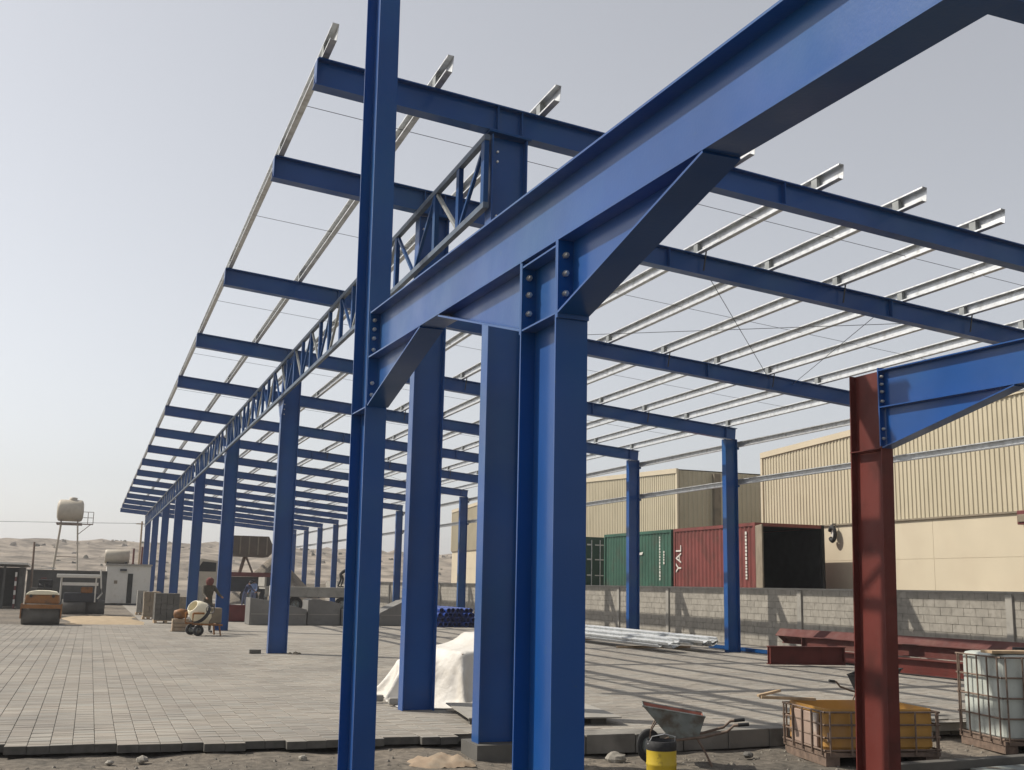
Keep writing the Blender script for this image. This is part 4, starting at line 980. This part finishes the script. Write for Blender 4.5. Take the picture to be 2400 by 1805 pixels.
precast('humped grey concrete block in the middle of the row',[(7.98,0),(9.25,0),(9.25,.82),(8.9,.92),(8.15,1.0),(7.98,.95)],43.55,1.2,CG)
precast('low grey concrete block left of the bright ramp block',[(9.3,0),(10.75,0),(10.75,.5),(9.3,.62)],43.45,1.2,CG)
precast('wedge shaped concrete ramp block at the right end of the row',[(10.8,0),(12.6,0),(12.6,1.1),(11.8,.98),(10.8,.5)],43.4,1.4,CG)

# ------------------------------------------------------------------ flatbed trailer and tipper truck
fb=empty('flatbed_trailer',(11.4,62.5,0),'pale grey flatbed trailer parked behind the concrete blocks','trailer')
b=MB(); b.box(8.9,15.0,61.5,63.9,1.22,1.36); b.build('deck',CONC,fb,True)
b=MB(); b.box(8.9,15.0,61.44,61.498,.84,1.22); b.build('side_board',CONC,fb,True)
b=MB(); b.box(8.85,8.95,61.5,63.9,1.362,1.85); b.build('headboard',CONC,fb,True)
b=MB(); b.box(9.2,14.8,62.2,63.2,.8,1.2); b.build('chassis',DARKST,fb,True)
for x in (9.6,10.6,13.2,14.2):
    w_=bpy.data.objects.new('wheel',None); col.objects.link(w_); w_.parent=fb; w_.location=(x-11.4,-.7,.42); wheel(w_,(0,0,0),(0,1,0),.42,.28)
o=empty('white_water_can',(9.35,61.2,0),'white water can standing by the trailer end','can'); b=MB(); lathe(b,[(0,1.55),(.1,1.55),(.26,1.42),(.28,.9),(.26,.86),(0,.86)],(0,0,0),(0,0,1),14); b.build('can',WHITE,o); b=MB(); b.box(-.3,.3,-.3,.3,.0,.855); b.build('stand',BROWN,o)
tk=empty('tipper_truck',(9.4,79,0),'brown tipper truck with its body raised beyond the shed','truck')
b=MB(); b.prism([(8.6,77.6,4.66),(11.3,77.6,4.66),(11.75,77.6,3.72),(11.3,77.6,3.25),(9.2,77.6,3.28),(8.45,77.6,3.85)],(0,2.4,0)); b.build('tipping_body',mat('brown_paint',(.085,.062,.045),.6,0,.15,2.),tk,True)
b=MB()
for k in range(5): b.box(8.75+k*.6,8.83+k*.6,77.55,77.598,3.4,4.6)
tag(b.build('body_ribs',BROWN,tk,True),kind='stuff')
b=MB(); b.box(6.6,12.2,77.9,79.7,1.92,2.2); b.build('chassis',MAROON,tk,True)
b=MB(); b.tube([(9.6,78.8,2.2),(9.9,78.8,3.35)],.12); b.tube([(10.4,78.3,2.2),(9.9,78.3,3.3)],.07); b.build('hoist_ram',RUST,tk,True)
b=MB(); b.prism([(6.3,77.7,1.1),(8.1,77.7,1.1),(8.1,77.7,2.9),(6.9,77.7,3.05),(6.35,77.7,2.2)],(0,2.2,0)); cb_=b.build('cab',TANK,tk,True)
b=MB(); b.prism([(6.62,77.69,2.2),(7.9,77.69,2.2),(7.9,77.69,2.8),(7.0,77.69,2.86)],(0,.008,0)); b.build('side_window',DARKIN,tk,True)
for x in (7.2,10.2,11.5):
    w_=bpy.data.objects.new('wheel',None); col.objects.link(w_); w_.parent=tk; w_.location=(x-9.4,-1.1,.6); wheel(w_,(0,0,0),(0,1,0),.6,.35)
b=MB(); b.box(6.4,12.0,78.2,79.4,.9,1.9); b.build('underframe',DARKST,tk,True)
sp=MB(); 
for k in range(3): lathe(sp,[(0,2.3-.5*k),(.8,1.9-.5*k),(1.9,.6),(2.6,0)],(13.2+1.5*k,84+k,0),(0,0,1),14,True)
sp=MB(); lathe(sp,[(0,3.35),(.5,3.25),(1.6,2.2),(3.2,.6),(4.4,-.1)],(12.9,85,0),(0,0,1),18,True); so=sp.build('spoil_heap',GROUND); tag(so,'pale heap of excavated earth behind the tipper truck','heap')

# ------------------------------------------------------------------ left background: rollers, cabin, water tower, sheds
ro=empty('road_roller',(-1.5,42.8,0),'orange road roller with cream hood parked at the paving edge','road roller')
b=MB(); lathe(b,[(0,-.62),(.30,-.62),(.33,-.58),(.33,.58),(.30,.62),(0,.62)],(0,-.35,.33),(1,0,0),26); b.build('drum',CONCD,ro)
b=MB(); lathe(b,[(0,-.56),(.36,-.56),(.36,.56),(0,.56)],(0,1.35,.36),(1,0,0),26); b.build('drum',CONCD,ro)
b=MB(); b.box(-.66,-.625,-.75,.1,.22,.72); b.box(.625,.66,-.75,.1,.22,.72); b.box(-.66,.66,-.78,-.72,.56,.70); b.build('drum_yoke',ORP,ro)
b=MB(); b.prism([(-.56,-.7,.72),(.56,-.7,.72),(.52,-.7,1.02),(-.52,-.7,1.02)],(0,1.7,0)); b.build('engine_body',ORP,ro,bevel=.04)
b=MB(); b.prism([(-.54,-.72,1.025),(.54,-.72,1.025),(.44,-.72,1.13),(.2,-.72,1.17),(-.2,-.72,1.17),(-.44,-.72,1.13)],(0,1.2,0)); b.build('hood',CRP,ro,bevel=.03)
for sg in (-1,1):
    b=MB(); b.cyl((sg*.36,-.735,.98),(0,1,0),.05,.05,12); b.build('rear_lamp',BLACK,ro)
b=MB(); b.box(-.25,.25,.7,1.1,1.0,1.25); b.box(-.25,.25,1.06,1.14,1.25,1.55); b.build('seat',BLACK,ro,bevel=.03)
b=MB(); lathe(b,[(.16,-.012),(.18,0),(.16,.012)],(0,.45,1.38),(0,-.4,1),16); b.tube([(0,.55,1.0),(0,.45,1.38)],.02); b.build('steering_wheel',BLACK,ro)
b=MB(); b.box(-.68,-.662,-.6,-.35,.70,.78); b.build('side_reflector',CGRN,ro)
ro2=empty('canopied_roller',(-.35,54.6,0),'white canopied road roller parked beyond the orange roller','road roller')
b=MB(); b.box(-1.05,.78,-.7,.7,1.62,1.78); b.build('canopy',WHITE,ro2,bevel=.03)
b=MB(); b.box(-.8,.72,-.72,-.66,1.28,1.42); b.build('rail',WHITE,ro2)
for x in (-.85,.62):
    for y in (-.62,.62):
        b=MB(); b.tube([(x,y,.55),(x,y,1.66)],.03); b.build('canopy_post',WHITE,ro2)
b=MB(); b.tube([(.78,-.68,2.0),(.85,-.68,1.2),(.9,-.68,.95),(.72,-.68,.7)],.035); b.build('exhaust',WHITE,ro2)
b=MB(); b.box(-.7,.75,-.5,.5,.55,.95); b.build('chassis',DARKST,ro2,bevel=.04); b=MB(); b.box(.0,.5,-.52,.4,.95,1.22); b.build('engine_cover',ORP,ro2,bevel=.05)
b=MB(); lathe(b,[(0,-.5),(.33,-.5),(.33,.5),(0,.5)],(-.25,-.2,.33),(1,0,0),22); b.build('drum',CONCD,ro2)
b=MB(); lathe(b,[(0,-.45),(.33,-.45),(.33,.45),(0,.45)],(.62,.1,.33),(1,.0,0),22); b.build('drum',CONCD,ro2)
jc=empty('red_fuel_can',(-1.85,52,0),'red fuel can on a dark box behind the orange roller','can'); b=MB(); b.box(-.5,.35,-.3,.3,.0,1.18); b.build('box_body',CONCD,jc); b=MB(); b.box(-.2,.22,-.12,.12,1.181,1.5); b.build('can_body',SCARF,jc,bevel=.04); b=MB(); b.tube([(-.1,0,1.5),(-.1,0,1.58),(.1,0,1.58),(.1,0,1.5)],.02); b.build('can_handle',SCARF,jc)
ls=empty('low_shed',(-7,65,0),'low dark block shed with a pale sheet roof at the left edge','shed')
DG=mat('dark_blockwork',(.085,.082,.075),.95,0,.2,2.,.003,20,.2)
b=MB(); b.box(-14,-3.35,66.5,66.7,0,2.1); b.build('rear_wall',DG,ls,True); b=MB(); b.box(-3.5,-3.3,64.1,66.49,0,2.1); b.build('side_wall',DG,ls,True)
b=MB(); b.box(-14,-4.6,64,64.15,0,2.05); b.build('interior_shade',DARKIN,ls,True)  # near-black sheet painted in for the shade inside the open shed
b=MB(); b.prism([(-14.2,63.6,2.30),(-3.1,63.6,2.24),(-3.1,63.6,2.34),(-14.2,63.6,2.40)],(0,3.2,-.12)); b.build('roof_sheet',WHITE,ls,True)
for x in (-9,-4.2):
    b=MB(); b.box(x-.06,x+.06,63.9,64.0,0,2.2); b.build('post',DG,ls,True)
yw=empty('yard_wall',(-.5,68,0),'plain grey low yard wall running left of the white cabin','wall')
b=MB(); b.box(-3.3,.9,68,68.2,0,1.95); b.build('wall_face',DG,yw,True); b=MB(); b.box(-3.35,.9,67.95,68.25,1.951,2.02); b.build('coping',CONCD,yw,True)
o=empty('white_sheet_pile',(-2.5,68.1,2.02),'white sheets piled on top of the grey yard wall','sheets')
b=MB(); b.obox((0,0,.06),(.65,0,.03),(0,.2,0),(0,0,.02)); b.build('sheet',WHITE,o); b=MB(); b.obox((.25,0,.14),(.4,0,-.04),(0,.18,0),(0,0,.02)); b.build('sheet',WHITE,o)
bp_=empty('striped_post',(-3.6,63.4,0),'thin red and white striped post before the low shed','post')
for k in range(8):
    b=MB(); b.tube([(0,0,.23*k),(0,0,.23*k+.228)],.05,8); b.build('band',(SCARF,WHITE)[k%2],bp_)
o=empty('brown_pole',(-2.88,64.5,0),'thin brown pole rising above the low shed roof','pole'); b=MB(); b.tube([(0,0,0),(-.05,0,3.45)],[.07,.05],8); b.build('shaft',RUST,o); b=MB(); b.box(-.1,.1,-.1,.1,0,.12); b.build('footing',CONCD,o)
cbn=empty('site_cabin',(2.3,75.3,0),'white site cabin with a narrow dark door gap left of the shed','cabin')
b=MB(); b.box(.92,3.55,74,77,.1,2.42); b.build('body',WHITE,cbn,True); b=MB(); b.box(.85,3.62,73.9,77.1,2.421,2.52); b.build('roof',CONC,cbn,True)
b=MB(); b.box(1.32,2.18,73.95,73.998,.12,1.95); d_=b.build('door',WHITE,cbn,True); b=MB(); b.box(2.20,2.50,73.97,73.999,.12,1.93); b.build('door_gap',DARKIN,cbn,True)
b=MB(); b.box(1.4,1.6,73.93,73.949,1.3,1.5); b.build('door_sign',BROWN,cbn,True); b=MB(); b.box(1.7,2.1,73.8,73.998,2.08,2.2); b.build('door_lamp',DARKST,cbn,True); b=MB(); b.box(.95,3.5,74.05,76.95,.0,.099); b.build('skid',DARKST,cbn,True)
tn=empty('roof_tank',(1.5,75.4,2.52),'beige water tank sitting on the white cabin roof','tank')
b=MB(); lathe(b,[(0,-.74),(.38,-.74),(.44,-.66),(.44,.66),(.38,.74),(0,.74)],(0,0,.46),(1,0,0),20); b.build('vessel',TANK,tn); b=MB(); b.box(-.6,-.5,-.35,.35,.0,.12); b.box(.5,.6,-.35,.35,.0,.12); b.build('cradle',DARKST,tn)
for k,(x,h_) in enumerate(((2.45,3.5),(2.95,3.62))):
    o=empty('rusty_post',(x,74.5,2.52),('shorter rusty post standing on the cabin roof','taller rusty post standing on the cabin roof')[k],'post'); b=MB(); b.tube([(0,0,0),(0,0,h_-2.52)],.06,8); b.build('shaft',SCARF,o); b=MB(); b.box(-.1,.1,-.1,.1,0,.03); b.build('foot_plate',SCARF,o)
wt=empty('water_tower',(-1.9,95,0),'beige horizontal water tank raised on tall steel legs','water tower')
b=MB(); lathe(b,[(0,-1.0),(.55,-.98),(.8,-.88),(.86,-.75),(.86,.75),(.8,.88),(.55,.98),(0,1.0)],(0,0,6.85),(1,0,0),24); b.build('vessel',TANK,wt)
b=MB(); lathe(b,[(.3,0),(.3,.2),(0,.24)],(.15,0,7.68),(0,0,1),14); b.build('hatch',TANK,wt)
for x in (-.62,.62):
    b=MB(); b.box(x-.04,x+.04,-.8,.8,5.86,6.08); b.build('saddle',RUST,wt)
b=MB(); b.box(-.95,.95,-.85,-.72,5.72,5.86); b.build('platform_beam',RUST,wt); b=MB(); b.box(-.95,.95,.72,.85,5.72,5.86); b.build('platform_beam',RUST,wt)
for sx in (-1,1):
    for sy in (-1,1):
        b=MB(); b.tube([(sx*.62,sy*.78,5.75),(sx*1.05,sy*1.2,0)],.055,8); b.build('leg',TANK,wt)
b=MB(); b.box(.96,1.75,-.7,.3,5.78,5.83); b.build('walkway',RUST,wt)
b=MB()
for z in (6.3,6.75): b.tube([(1.0,-.7,z),(1.75,-.7,z),(1.75,.3,z)],.025,6)
for x,y in ((1.75,-.7),(1.35,-.7),(1.75,.3)): b.tube([(x,y,5.8),(x,y,6.75)],.025,6)
b.build('railing',RUST,wt)
b=MB(); b.tube([(1.6,-.7,5.78),(.75,-.78,5.0)],.03,6); b.build('walkway_brace',RUST,wt)
for x in (-.2,): 
    b=MB(); b.tube([(-.78,-.95,3.2),(.8,-.95,3.2)],.03,6); b.build('cross_tie',RUST,wt)
up_=empty('utility_pole',(4.9,130,0),'thin utility pole hidden behind the farthest blue columns','pole'); b=MB(); b.tube([(0,0,0),(0,0,7.9)],[.14,.09],10); b.build('shaft',WOOD,up_); b=MB(); b.box(-.6,.6,-.05,.05,7.55,7.65); b.build('cross_arm',WOOD,up_)
ow=empty('overhead_wire',(-20,130,7.6),'thin overhead wire strung across the left of the sky','wire'); b=MB(); b.tube([(-60+65*k/12,130,7.66-.5*math.sin(math.pi*k/12)) for k in range(13)],.022,5); b.build('cable',DARKST,ow,True)
sd_=MB(); vs_=[]; nx,ny=30,14
for j in range(ny+1):
    for i in range(nx+1):
        u,v=i/nx,j/ny; r_=math.sin(math.pi*u)*math.sin(math.pi*v)
        vs_.append((-.75+2.7*u+.2*math.sin(v*7),43.3+9*v,-.015+.10*r_**.6*(1+.4*nz_.noise(V((u*8,v*6,1))))))
sd_.add(vs_,[(j*(nx+1)+i,j*(nx+1)+i+1,(j+1)*(nx+1)+i+1,(j+1)*(nx+1)+i) for j in range(ny) for i in range(nx)],True)
tag(sd_.build('sand_spread',mat('yellow_sand',(.33,.25,.155),.95,0,.15,3.,.01,6)),'yellow sand spread on the ground beside the orange roller','sand',kind='stuff')

# ------------------------------------------------------------------ dusty air
hb=MB(); hb.box(-1300,1300,-300,1600,-2,34); hz_o=hb.build('haze',None); tag(hz_o,kind='stuff')
hm=bpy.data.materials.new('haze'); hm.use_nodes=True; hn_=hm.node_tree.nodes; hn_.remove(hn_['Principled BSDF']); pv_=hn_.new('ShaderNodeVolumePrincipled')
pv_.inputs['Color'].default_value=(.9,.9,.92,1); pv_.inputs['Density'].default_value=.0007; pv_.inputs['Anisotropy'].default_value=.3
hm.node_tree.links.new(pv_.outputs[0],hn_['Material Output'].inputs['Volume']); hz_o.data.materials.append(hm)
